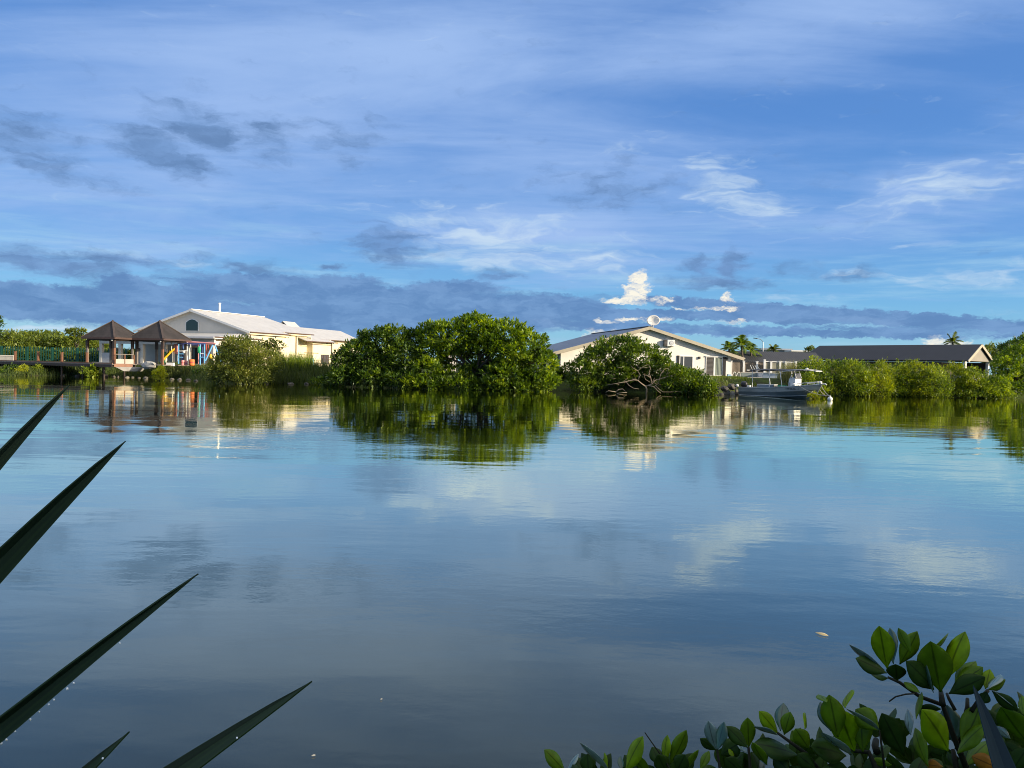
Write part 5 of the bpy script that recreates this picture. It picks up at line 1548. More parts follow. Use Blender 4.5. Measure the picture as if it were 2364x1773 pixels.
# local x forward to the bow, y to port (away from the viewer)
bt = thing('motor_boat', 'grey aluminium motor boat with white console and flat canopy moored by the rocks', 'boat', tuple(st), math.atan2(ax.y, ax.x))
NS = 15
def sect(t):
    """half beam at gunwale, half beam at chine, z gunwale, z chine, z keel at station t in 0..1"""
    bg = 1.12 * (1 - max(0, (t - 0.52) / 0.48) ** 2.4) + 0.03
    bc = 0.95 * (1 - max(0, (t - 0.42) / 0.52) ** 1.9) if t < 0.94 else 0.0
    bc = max(bc, 0.015)
    zg = 0.70 + 0.10 * t + 0.42 * t ** 2.6
    zc = 0.04 + 0.30 * t ** 3.0
    zk = -0.22 + (0.42 if t > 0.999 else 0.42 * max(0, (t - 0.62) / 0.38) ** 2.2)
    return bg, bc, zg, zc, zk
ST = [sect(i / (NS - 1)) for i in range(NS)]
def sx_(i, z): 
    t = i / (NS - 1)
    rake = 0.55 * max(0, (t - 0.6) / 0.4) ** 1.5
    bg, bc, zg, zc, zk = ST[i]
    return t * (BL - 0.55) + rake * (z - zk) / max(0.01, zg - zk)
vs, fs = [], []
th_ = 0.05
for i in range(NS):
    bg, bc, zg, zc, zk = ST[i]
    row = [(0, zk), (-bc, zc), (-bg * 0.985, (zg + zc) * 0.5), (-bg, zg), (-bg + th_ if bg > 0.1 else -bg * .5, zg), (-max(bc * 0.9, 0.01), max(zc + 0.22, zg - 0.55)),
           (max(bc * 0.9, 0.01), max(zc + 0.22, zg - 0.55)), (bg - th_ if bg > 0.1 else bg * .5, zg), (bg, zg), (bg * 0.985, (zg + zc) * 0.5), (bc, zc)]
    for y, z in row: vs.append((sx_(i, z), y, z))
nr = 11
for i in range(NS - 1):
    for j in range(nr):
        j2 = (j + 1) % nr
        fs.append((i * nr + j, (i + 1) * nr + j, (i + 1) * nr + j2, i * nr + j2))
fs.append(tuple(range(nr - 1, -1, -1)))
fs.append(tuple(range((NS - 1) * nr, NS * nr)))
k = MB(); k.add(vs, fs); hull = k.build('hull', M_hull, bt)
k = MB()
for s in (-1, 1):
    k.tube([(sx_(i, ST[i][2]), s * ST[i][0], ST[i][2] + 0.02) for i in range(NS)], 0.035, 6)
k.build('gunwale', M_alu, hull)
k = MB()
for s in (-1, 1):
    k.tube([(sx_(i, ST[i][3]), s * (ST[i][1] + 0.012), ST[i][3]) for i in range(NS)], 0.022, 5)
k.build('chine_strip', M_boatwhite, hull)
# dark faded registration letters on the near bow side (unreadable at this size)
def side_pt(xm, z):
    i = max(1, min(NS - 1, int(round(xm / (BL - 0.5) * (NS - 1)))))
    for i in range(NS - 1):
        if sx_(i, z) <= xm <= sx_(i + 1, z):
            f = (xm - sx_(i, z)) / (sx_(i + 1, z) - sx_(i, z))
            w0 = -ST[i][0] * (0.985 + 0.015 * (z - 0.4)); w1 = -ST[i + 1][0] * (0.985 + 0.015 * (z - 0.4))
            return Vector((xm, w0 + (w1 - w0) * f - 0.012, z))
    return Vector((xm, -1.0, z))
k = MB(); rn = random.Random(4)
xm = 4.75
for ch in range(9):
    if ch != 7:
        a = side_pt(xm, 0.72); 
        k.beam(a, side_pt(xm + 0.01, 0.84), 0.03, 0.02)
        k.beam(side_pt(xm, 0.78 + rn.choice((-0.05, 0, 0.05))), side_pt(xm + 0.08, 0.78 + rn.choice((-0.05, 0, 0.05))), 0.03, 0.02, up=(0, 1, 0))
        if ch % 2: k.beam(side_pt(xm + 0.08, 0.72), side_pt(xm + 0.085, 0.84), 0.03, 0.02)
    xm += 0.125
k.build('lettering', paint('faded dark lettering', (0.07, 0.09, 0.09), 0.7), hull)
# inner lining, seats
k = MB(); k.box(0.9, 3.0, 0.30, 0.86, 0.45, 0.98); k.build('side_bench', paint('grey blue lining', (0.32, 0.37, 0.42), 0.5), bt, bevel=0.03)
k = MB(); k.box(0.95, 2.7, 0.28, 0.88, 0.983, 1.05); k.build('bench_top', M_boatwhite, bt, bevel=0.02)
k = MB(); k.box(0.1, 0.8, -0.85, 0.85, 0.3, 0.72); k.build('stern_deck', M_alu, bt, bevel=0.02)
k = MB(); k.box(2.9, 3.7, -0.45, 0.4, 0.3, 0.80); k.box(3.0, 3.12, -0.4, 0.35, 0.802, 1.0); k.build('seat', M_canvas, bt, bevel=0.03)
k = MB(); k.box(4.9, 6.3, -0.5, 0.5, 0.55, 0.9); k.build('fore_locker', M_alu, bt, bevel=0.03)
# console with windscreen posts
k = MB()
k.prism([(4.55, -0.48, 0.3), (5.25, -0.48, 0.3), (5.25, -0.48, 1.62), (5.05, -0.48, 1.78), (4.62, -0.48, 1.62)], (0, 0.96, 0))
con = k.build('console', M_boatwhite, bt, bevel=0.04)
k = MB(); k.prism([(5.05, -0.46, 1.782), (5.25, -0.46, 1.64), (5.12, -0.46, 2.1)], (0, 0.92, 0)); k.build('windscreen', M_glass2, con)
k = MB(); k.box(4.6, 4.8, -0.485, -0.482, 0.6, 1.3); k.build('hatch', M_greyshade, con)
k = MB(); k.tube([(4.5, 0.0, 1.3), (4.42, 0, 1.33)], [0.19, 0.19], 14); k.build('steering_wheel', M_black, con)
# canopy and its poles
k = MB()
cz = 2.34
pts = [(0.95, cz - 0.05), (1.6, cz), (3.0, cz + 0.03), (4.6, cz + 0.03), (5.4, cz + 0.02)]
vs, fs = [], []
for x, z in pts:
    for y, dz in ((-0.95, -0.05), (-0.5, 0.03), (0, 0.06), (0.5, 0.03), (0.95, -0.05)): vs.append((x, y, z + dz))
for i in range(len(pts) - 1):
    for j in range(4): fs.append((i * 5 + j, (i + 1) * 5 + j, (i + 1) * 5 + j + 1, i * 5 + j + 1))
k.add(vs, fs); cp = k.build('canopy', M_canvas, bt, solid=0.05)
k = MB()
k.tube([(4.3, -0.97, cz - 0.10), (5.4, -0.9, cz + 0.04), (6.4, -0.75, cz + 0.08), (7.1, -0.5, cz - 0.02)], 0.028, 6)
k.tube([(4.3, 0.97, cz - 0.10), (5.4, 0.9, cz + 0.04), (6.4, 0.75, cz + 0.08), (7.1, 0.5, cz - 0.02)], 0.028, 6)
k.tube([(7.1, -0.5, cz - 0.02), (7.1, 0.5, cz - 0.02)], 0.04, 6); k.tube([(6.2, -0.78, cz + 0.07), (6.2, 0.78, cz + 0.07)], 0.03, 6)
k.tube([(0.7, 0.97, cz - 0.06), (4.3, 0.97, cz - 0.10)], 0.03, 6); k.tube([(0.7, -0.97, cz - 0.06), (0.7, 0.97, cz - 0.06)], 0.03, 6)
k.build('canopy_frame', M_boatwhite, cp)
k = MB(); k.ball((6.2, -0.3, cz + 0.16), (0.13, 0.13, 0.09), 10, 6); k.build('nav_light', M_boatwhite, cp, smooth=True)
k = MB()
for i in range(4):
    k.tube([(0.8 + 0.12 * i, -0.3 + 0.2 * i, cz), (0.62 + 0.1 * i, -0.35 + 0.2 * i, cz + 0.38)], 0.025, 6)
k.build('rod_holder', M_alu, cp)
for x0, x1, y in ((1.35, 1.25, -0.98), (1.9, 1.7, 0.95), (3.1, 3.05, -1.02), (4.2, 3.95, 0.95), (4.35, 4.05, -0.98), (4.75, 5.0, -0.45), (5.3, 5.1, -0.42), (5.25, 5.05, 0.42)):
    zb = 1.7 if x0 > 4.6 else 0.74
    k = MB(); k.tube([(x0, y, zb), (x1, y * 0.95, cz - 0.06)], 0.032, 6); k.build('canopy_pole', M_boatwhite, bt)
# outboard motor, tilted
om = MB(); om.ball((-0.28, 0.05, 0.98), (0.36, 0.24, 0.30), 14, 9); mo = om.build('outboard_motor', M_black, bt, smooth=True)
k = MB(); k.beam((-0.30, 0.05, 0.8), (-0.72, 0.05, 0.12), 0.2, 0.16); k.beam((-0.05, 0.05, 0.62), (0.15, 0.05, 0.74), 0.26, 0.2); k.build('motor_leg', M_black, mo)
k = MB(); k.tube([(-0.70, 0.05, 0.2), (-0.86, 0.05, 0.12)], [0.08, 0.05], 8)
for a in range(3):
    an = a * 2.094; k.add([(-0.8, 0.05, 0.16), (-0.78, 0.05 + 0.17 * math.cos(an), 0.16 + 0.17 * math.sin(an)), (-0.83, 0.05 + 0.17 * math.cos(an + .7), 0.16 + 0.17 * math.sin(an + .7))], [(0, 1, 2)])
k.build('propeller', M_alu, mo)
k = MB(); k.box(0.32, 0.62, -0.35, -0.1, 0.725, 0.92); k.build('fuel_tank', M_boatwhite, bt, bevel=0.04)
# bow rail
k = MB()
for s in (-1, 1):
    pr = [(5.6, s * 0.78, 1.22), (6.4, s * 0.52, 1.33), (7.1, s * 0.18, 1.42)]
    k.tube(pr, 0.028, 6)
    for x, y, z in pr: k.tube([(x, y, z - 0.3), (x, y, z)], 0.025, 6)
k.tube([(7.1, -0.18, 1.42), (7.1, 0.18, 1.42)], 0.028, 6)
k.tube([(6.9, 0, 1.2), (7.75, 0, 1.28), (7.85, 0, 1.2)], 0.05, 6); k.tube([(7.3, -0.1, 1.3), (6.6, -0.25, 0.45)], 0.035, 6)
k.build('bow_rail', M_boatwhite, bt)
def boat_pt(x, y, z): return on(bt, (x, y, z))
for i, (x, y, z, lab) in enumerate(((5.35, -0.85, 1.12, 'white round fender on the bow rail nearer the console'), (7.35, -0.1, 1.36, 'white round fender at the very tip of the bow'), (-0.42, -0.75, 0.86, 'white round fender at the stern beside the outboard'))):
    p = boat_pt(x, y, z)
    o = thing('fender', lab, 'fender', tuple(p), 0, 'round fenders on the boat')
    k = MB(); k.ball((0, 0, 0), 0.14, 12, 8); k.build('ball', M_boatwhite, o, smooth=True)
    k = MB(); k.tube([(0, 0, 0.13), (0, 0, 0.2)], 0.03, 6); k.build('eyelet', M_black, o)
p = boat_pt(3.92, -0.35, 0.62)
o = thing('crate', 'bright green plastic crate in the boat behind the console', 'crate', tuple(p), bt.rotation_euler.z)
k = MB(); k.box(-0.3, 0.3, -0.22, 0.22, 0.0, 0.03)
for a in ((-0.3, -0.27, -0.22, 0.22), (0.27, 0.3, -0.22, 0.22), (-0.27, 0.27, -0.22, -0.19), (-0.27, 0.27, 0.19, 0.22)):
    k.box(a[0], a[1], a[2], a[3], 0.032, 0.38)
k.build('body', M_green, o)
k = MB(); k.box(-0.32, 0.32, -0.24, 0.24, 0.382, 0.43); k.build('rim', paint('light green rim', (0.10, 0.5, 0.22), 0.4), o)
# mooring buoy and ropes
bp_ = WL(1916, 925)
by = thing('mooring_buoy', 'white mooring buoy floating off the bow of the boat', 'buoy', tuple(bp_), 0)
k = MB(); k.ball((0, 0, 0.12), (0.2, 0.2, 0.22), 14, 9); k.build('float', M_boatwhite, by, smooth=True)
k = MB(); k.tube([(0, 0, 0.33), (0, 0, 0.42)], 0.04, 8); k.build('eye', M_metal, by)
for i, (a, lab) in enumerate(((boat_pt(7.3, 0, 1.25), 'pale mooring rope from the bow tip down to the buoy'), (boat_pt(5.6, -0.75, 1.15), 'pale rope from the bow rail down across the hull to the buoy'))):
    b = bp_ + Vector((0, 0, 0.38)); m_ = a.lerp(b, 0.5) - Vector((0, 0, 0.18 + 0.08 * i))
    k = MB(); k.tube([a, a.lerp(m_, 0.5) - Vector((0, 0, .05)), m_, m_.lerp(b, 0.5) - Vector((0, 0, .05)), b], 0.022, 5)
    tag(k.build('mooring_rope', M_rope), lab, 'rope', 'mooring ropes at the bow')
k = MB(); a = boat_pt(6.9, 0.1, 1.2); b = boat_pt(6.9, 1.6, 0.2)
k.tube([a, a.lerp(b, .5) - Vector((0, 0, .15)), b], 0.022, 5)
tag(k.build('mooring_rope', M_rope), 'pale rope from the bow to the bank behind the boat', 'rope', 'mooring ropes at the bow')

# ------------------------------------------------------------------ fence, pool edge and bits by the cream house
FD = 92.0
fb_ = PZ(1687, FD, GZ)
fw = thing('boundary_fence', 'timber fence with white posts between the cream house and the charcoal roofs', 'fence', tuple(fb_), 0)
ws = [(1687, 834), (1716, 834), (1746.6, 835)]
def post(px, top, root, D=FD):
    a = PZ(px, D, GZ - 0.1); zt = P(px, top, D).z
    k = MB(); k.box(a.x - 0.11, a.x + 0.11, D - 0.11, D + 0.11, GZ - 0.1, zt); k.box(a.x - 0.14, a.x + 0.14, D - 0.14, D + 0.14, zt + 0.002, zt + 0.06)
    k.build('post', M_whitepaint, root, world=True)
for x, y in ws: post(x, y, fw)
for a, b, t in ((1689, 1714.5, 836.5), (1718, 1745, 837), (1748.5, 1762, 837)):
    pa, pb = PZ(a, FD, GZ), PZ(b, FD, GZ); zt = P(a, t, FD).z
    k = MB(); k.box(pa.x, pb.x, FD + 0.02, FD + 0.06, GZ - 0.05, zt); k.build('timber_panel', M_timber, fw, world=True)
gw = thing('screen_fence', 'white framed mesh screen fence above the boat canopy', 'fence', tuple(PZ(1764, FD - 0.6, GZ)), 0)
for x, y in ((1764, 831), (1779, 835), (1799.6, 834.5), (1812.6, 835.5), (1836, 835)): post(x, y, gw, FD - 0.6)
pa, pb = P(1764, 834.5, FD - 0.6), P(1836, 836.5, FD - 0.6)
k = MB(); k.beam(pa, pb, 0.08, 0.1); k.build('top_rail', M_whitepaint, gw, world=True)
M_screen = paint('faded screen cloth', (0.30, 0.29, 0.22), 0.7, 0.25, 0.7)
for a, b in ((1766, 1777.5), (1780.5, 1798), (1801, 1811), (1814, 1834.5)):
    pa, pb = PZ(a, FD - 0.6, GZ), PZ(b, FD - 0.6, GZ)
    k = MB(); k.box(pa.x, pb.x, FD - 0.58, FD - 0.55, GZ, P(a, 837.5, FD - 0.6).z); k.build('screen_panel', M_screen, gw, world=True)
a, b = PZ(1711, 86.5, GZ), PZ(1761, 86.5, GZ)
o = thing('pool_wall', 'low grey green rendered pool wall on the lawn left of the boat canopy', 'wall', tuple(a), 0)
k = MB(); k.box(0, b.x - a.x, 0, 3.0, -0.1, 0.5); k.build('wall', paint('grey green render', (0.22, 0.26, 0.25), 0.8, 0.1), o, bevel=0.02)
k = MB(); k.box(-0.04, b.x - a.x, -0.05, 3.05, 0.502, 0.56); k.build('coping', M_concrete, o)
a, b = PZ(1761.5, 84.5, GZ), PZ(1832, 84.5, GZ)
o = thing('pool_liner_wall', 'white and pale blue mottled pool wall seen under the boat canopy', 'wall', tuple(a), 0)
k = MB(); k.prism([(0, 0, -0.25), (b.x - a.x, -1.0, -0.45), (b.x - a.x, -1.0, 0.42), (0, 0, 0.52)], (0, 2.8, 0)); k.build('wall', paint('mottled white and blue wall', (0.75, 0.77, 0.78), 0.6, 0.1, 1.2, stain=(0.28, 0.36, 0.46), stretch=(0.6, 1, 2)), o)
k = MB(); k.beam((0, 0.0, 0.56), (b.x - a.x, -1.0, 0.46), 0.12, 0.07); k.build('rim', M_whitepaint, o)
p = PZ(1683, 84.6, GZ + 0.03)
o = thing('cool_box', 'pale blue cool box on the patio at the corner of the cream house', 'cool box', tuple(p), R_(10))
k = MB(); k.box(-0.2, 0.2, -0.16, 0.16, 0, 0.26); k.build('body', paint('pale blue plastic', (0.28, 0.48, 0.70), 0.4), o, bevel=0.02)
k = MB(); k.box(-0.215, 0.215, -0.175, 0.175, 0.262, 0.32); k.build('lid', M_boatwhite, o, bevel=0.02)
k = MB(); k.tube([(-0.21, 0, 0.2), (-0.12, -0.2, 0.36), (0.12, -0.2, 0.36), (0.21, 0, 0.2)], 0.014, 6); k.build('handle', M_boatwhite, o)
p = PZ(1700, 86.2, GZ)
o = thing('pool_ladder', 'curved white pool ladder rails beside the blue cool box', 'ladder', tuple(p), 0)
for s in (-0.24, 0.24):
    k = MB(); k.tube([(s - 0.32, -0.1, 0.0), (s - 0.15, -0.05, 0.4), (s, 0, 0.58), (s + 0.14, 0.05, 0.52), (s + 0.2, 0.08, 0.3), (s + 0.2, 0.08, 0.0)], 0.03, 7); k.build('rail', M_boatwhite, o)
for z in (0.15, 0.32):
    k = MB(); k.tube([(-0.04, 0.08, z), (0.44, 0.08, z)], 0.02, 6); k.build('rung', M_metal, o)
# pale structure glimpsed through the largest tree
a, b = PZ(1030, 84, GZ), PZ(1052, 84, GZ)
o = thing('garden_wall', 'white garden wall glimpsed through the branches of the largest tree', 'wall', tuple(a), 0)
k = MB(); k.box(0, b.x - a.x, 0, 0.25, -0.1, 1.75); k.build('wall', M_offwhite, o)
k = MB(); k.box(-0.04, b.x - a.x + 0.04, -0.04, 0.29, 1.752, 1.82); k.build('coping', M_whitepaint, o)
# ------------------------------------------------------------------ foreground plants (in the shade of an added, unseen tree)
def bladem(name, a, b, c):
    m = leafmat(name, a, b, c, 0.03, 0.6, 0.14)
    return m
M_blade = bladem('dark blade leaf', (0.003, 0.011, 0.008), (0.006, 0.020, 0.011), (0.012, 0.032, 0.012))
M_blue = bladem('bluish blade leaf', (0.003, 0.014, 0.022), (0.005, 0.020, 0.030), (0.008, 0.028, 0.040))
def dropmat():
    m, nt, out = new_mat('water drop')
    b = nd(nt, 'ShaderNodeBsdfPrincipled')
    b.inputs['Base Color'].default_value = (0.85, 0.9, 0.95, 1); b.inputs['Roughness'].default_value = 0.05; b.inputs['Specular IOR Level'].default_value = 1.0
    nt.links.new(b.outputs[0], out.inputs[0]); return m
M_drop = dropmat()
ag = thing('spiky_leaf_plant', 'plant with long dark spiky blade leaves reaching in from the left edge', 'plant', (-1.15, 0.95, 0.72))
def blade(tip, up_e, lo_e, Dt, De, root_pt, keel=0.35, drops=(), name='leaf', mat=None, parent=None, foldpos=0.3, belly=1.0):
    """tip, upper and lower picture points where the blade leaves the frame; runs on to root_pt."""
    T = P(tip[0], tip[1], Dt); U = P(up_e[0], up_e[1], De); Lw = P(lo_e[0], lo_e[1], De)
    M = (U + Lw) / 2
    Rt = Vector(root_pt)
    hw = (U - Lw) / 2
    n = 26
    vs, fs = [], []
    lens = (M - T).length; l2 = (Rt - M).length
    tot = lens + l2
    fE = lens / tot
    wd = hw.length
    wdir = hw.normalized()
    for i in range(n + 1):
        s = i / n
        # centre line: straight tip to edge, then bending to the root
        if s <= fE:
            c = T.lerp(M, s / fE)
        else:
            u = (s - fE) / (1 - fE)
            c = M + (M - T).normalized() * (l2 * u) * (1 - 0.5 * u) + (Rt - M) * (0.5 * u * u) * 1.0
        q = s / fE
        w = wd * min(1.25, (max(0.0, q) ** 0.80) * (1.12 - 0.12 * min(q, 1)) * belly + 0.015)
        view = (c - EYE).normalized()
        a = c + wdir * w
        b = c - wdir * w
        k = c + wdir * w * (1 - 2 * foldpos) + view * w * keel
        bow = wdir * (0.010 * lens * 4 * q * (1 - q) if q < 1 else 0.0)
        row = [a.lerp(k, u) for u in (0, 0.10, 0.4, 0.7)] + [k.lerp(b, u) for u in (0, 0.2, 0.4, 0.6, 0.8, 0.95, 1.0)]
        vs += [v + bow for v in row]
        if i:
            o = (i - 1) * 11
            fs += [(o + z, o + z + 1, o + z + 12, o + z + 11) for z in range(10)]
    mb = MB(); mb.add(vs, fs)
    lf = mb.build(name, mat or M_blade, parent, world=True, solid=0.0025)
    at = lf.data.attributes.new('tone', 'FLOAT', 'FACE')
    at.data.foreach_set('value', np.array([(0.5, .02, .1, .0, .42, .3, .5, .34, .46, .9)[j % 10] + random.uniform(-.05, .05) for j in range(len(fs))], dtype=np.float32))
    for dx, dy, r in drops:
        k = MB(); k.ball(P(dx, dy, De + (Dt - De) * 0.3 - 0.012), (r, r, r * 1.15), 10, 7)
        d = k.build('water_drop', M_drop, lf, smooth=True)
    return lf
def dp(lst): return [(x * 0.5502, 860 + y * 0.5503, 0.0011 * s) for x, y, s in lst]
rp = (-1.15, 0.95, 0.85)
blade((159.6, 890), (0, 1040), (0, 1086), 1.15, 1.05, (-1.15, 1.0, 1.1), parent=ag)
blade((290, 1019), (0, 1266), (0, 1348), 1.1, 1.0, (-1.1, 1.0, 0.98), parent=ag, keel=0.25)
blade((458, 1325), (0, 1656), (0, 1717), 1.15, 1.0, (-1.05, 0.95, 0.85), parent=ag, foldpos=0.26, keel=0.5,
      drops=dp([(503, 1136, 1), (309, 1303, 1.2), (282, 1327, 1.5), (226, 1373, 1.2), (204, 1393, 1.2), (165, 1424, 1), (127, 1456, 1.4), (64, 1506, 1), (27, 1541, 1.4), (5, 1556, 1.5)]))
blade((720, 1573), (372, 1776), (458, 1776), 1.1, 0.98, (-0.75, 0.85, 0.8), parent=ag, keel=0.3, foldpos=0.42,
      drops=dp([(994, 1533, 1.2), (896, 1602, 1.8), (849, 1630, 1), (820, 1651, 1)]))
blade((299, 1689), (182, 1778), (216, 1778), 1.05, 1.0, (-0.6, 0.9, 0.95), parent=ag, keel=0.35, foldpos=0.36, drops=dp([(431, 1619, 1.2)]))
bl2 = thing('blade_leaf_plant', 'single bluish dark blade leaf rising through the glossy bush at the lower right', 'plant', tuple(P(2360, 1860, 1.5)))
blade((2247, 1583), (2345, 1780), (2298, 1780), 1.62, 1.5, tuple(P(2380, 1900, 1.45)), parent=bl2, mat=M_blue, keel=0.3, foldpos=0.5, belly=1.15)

# --- glossy mangrove bush
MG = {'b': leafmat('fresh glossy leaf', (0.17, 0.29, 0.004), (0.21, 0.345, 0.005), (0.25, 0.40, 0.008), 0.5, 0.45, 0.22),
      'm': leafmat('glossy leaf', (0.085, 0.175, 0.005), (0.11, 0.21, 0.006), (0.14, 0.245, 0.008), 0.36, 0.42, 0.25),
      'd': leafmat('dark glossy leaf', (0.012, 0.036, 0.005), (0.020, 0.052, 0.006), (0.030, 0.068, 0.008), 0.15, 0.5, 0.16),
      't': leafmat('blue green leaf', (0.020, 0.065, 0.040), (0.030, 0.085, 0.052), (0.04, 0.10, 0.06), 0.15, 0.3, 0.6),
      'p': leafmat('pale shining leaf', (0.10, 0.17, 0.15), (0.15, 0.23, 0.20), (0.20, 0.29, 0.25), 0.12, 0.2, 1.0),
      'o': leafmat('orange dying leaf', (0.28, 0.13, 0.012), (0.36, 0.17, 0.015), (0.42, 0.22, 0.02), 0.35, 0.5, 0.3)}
mb_ = thing('mangrove_shrub', 'glossy green mangrove shrub with upright oval leaves in the lower right foreground', 'shrub', (1.35, 1.9, 0.35))
MROOT = Matrix.Translation(mb_.location).inverted()
rl = random.Random(12)
WIDTH = [(0, 0.05), (0.06, 0.14), (0.15, 0.36), (0.3, 0.72), (0.45, 0.95), (0.58, 1.0), (0.72, 0.87), (0.84, 0.60), (0.93, 0.29), (0.98, 0.09), (1.0, 0.0)]
def leaf_geo(B, T, wproj, tilt_sign=1, curl=0.12, truew=None, notch=False):
    """B base, T tip (3-D); wproj: width to show; the blade is rolled about its length so that it shows that width."""
    ax_ = T - B; L = ax_.length; d = ax_.normalized()
    view = ((B + T) / 2 - EYE).normalized()
    s0 = d.cross(view).normalized(); n0 = s0.cross(d)
    tw = truew or max(wproj, 0.5 * L)
    ca = min(1.0, wproj / tw); an = math.acos(ca) * tilt_sign
    s = s0 * math.cos(an) + n0 * math.sin(an)
    nn = s.cross(d)
    vs, fs = [], []
    for i, (t, w) in enumerate(WIDTH):
        bend = curl * L * (4 * t * (1 - t)) 
        c = B + ax_ * t - nn * bend * 0.6
        if notch and t > 0.95: w = 0.3
        for j in (-1, -0.5, 0, 0.5, 1):
            lift = abs(j) ** 1.5 * 0.10 * tw * w
            vs.append(c + s * (j * tw * 0.5 * w) - nn * (-lift))
        if i:
            o = (i - 1) * 5
            fs += [(o + q, o + q + 1, o + q + 6, o + q + 5) for q in range(4)]
    return vs, fs
def put_leaf(bx, by, tx, ty, w, kind, D, dz=None, sign=None):
    dD = (rl.uniform(-0.03, 0.03) if dz is None else dz)
    B = P(bx, by, D); T = P(tx, ty, D + dD)
    vs, fs = leaf_geo(B, T, w / FPX * D, sign or rl.choice((-1, 1)), rl.uniform(0.03, 0.12))
    k = MB(); k.add(vs, fs)
    o = k.build('leaf', MG[kind], mb_, smooth=True, world=True, solid=0.0007)
    o.data.attributes.new('tone', 'FLOAT', 'FACE').data.foreach_set('value', np.full(len(fs), rl.uniform(0.1, 0.5), dtype=np.float32))
    midrib(o.data)
    return o
A = lambda x, y: (1840 + x / 4.221, 1400 + y / 4.221)
Cc = lambda x, y: (1220 + x / 3.456, 1580 + y / 3.456)
def midrib(me):
    at = me.attributes.new('mid', 'FLOAT', 'POINT')
    n = len(me.vertices)
    at.data.foreach_set('value', np.tile(np.array([1, .5, 0, .5, 1], dtype=np.float32), n // 5 + 1)[:n])
for m in MG.values():
    nt = m.node_tree
    a = nd(nt, 'ShaderNodeAttribute', attribute_name='mid')
    mr = nd(nt, 'ShaderNodeMapRange'); mr.interpolation_type = 'SMOOTHSTEP'
    nt.links.new(a.outputs['Fac'], mr.inputs[0])
    for k_, u in zip((1, 2, 3, 4), (0.03, 0.12, 0.45, 1.0)): mr.inputs[k_].default_value = u
    rp = [n for n in nt.nodes if n.type == 'VALTORGB'][0]
    geo = nd(nt, 'ShaderNodeTexCoord')
    nz = nd(nt, 'ShaderNodeTexNoise'); nz.inputs['Scale'].default_value = 38.0; nz.inputs['Detail'].default_value = 5
    nt.links.new(geo.outputs['Object'], nz.inputs['Vector'])
    m2 = nd(nt, 'ShaderNodeMapRange'); nt.links.new(nz.outputs['Fac'], m2.inputs[0])
    for k_, u in zip((1, 2, 3, 4), (0.3, 0.7, 0.72, 1.18)): m2.inputs[k_].default_value = u
    ml = nd(nt, 'ShaderNodeMath', operation='MULTIPLY'); nt.links.new(mr.outputs[0], ml.inputs[0]); nt.links.new(m2.outputs[0], ml.inputs[1])
    vm = nd(nt, 'ShaderNodeVectorMath', operation='SCALE'); nt.links.new(rp.outputs[0], vm.inputs[0]); nt.links.new(ml.outputs[0], vm.inputs['Scale'])
    for n in nt.nodes:
        if n.type == 'BSDF_PRINCIPLED': nt.links.new(vm.outputs[0], n.inputs['Base Color'])
        if n.type == 'HUE_SAT': nt.links.new(vm.outputs[0], n.inputs['Color'])
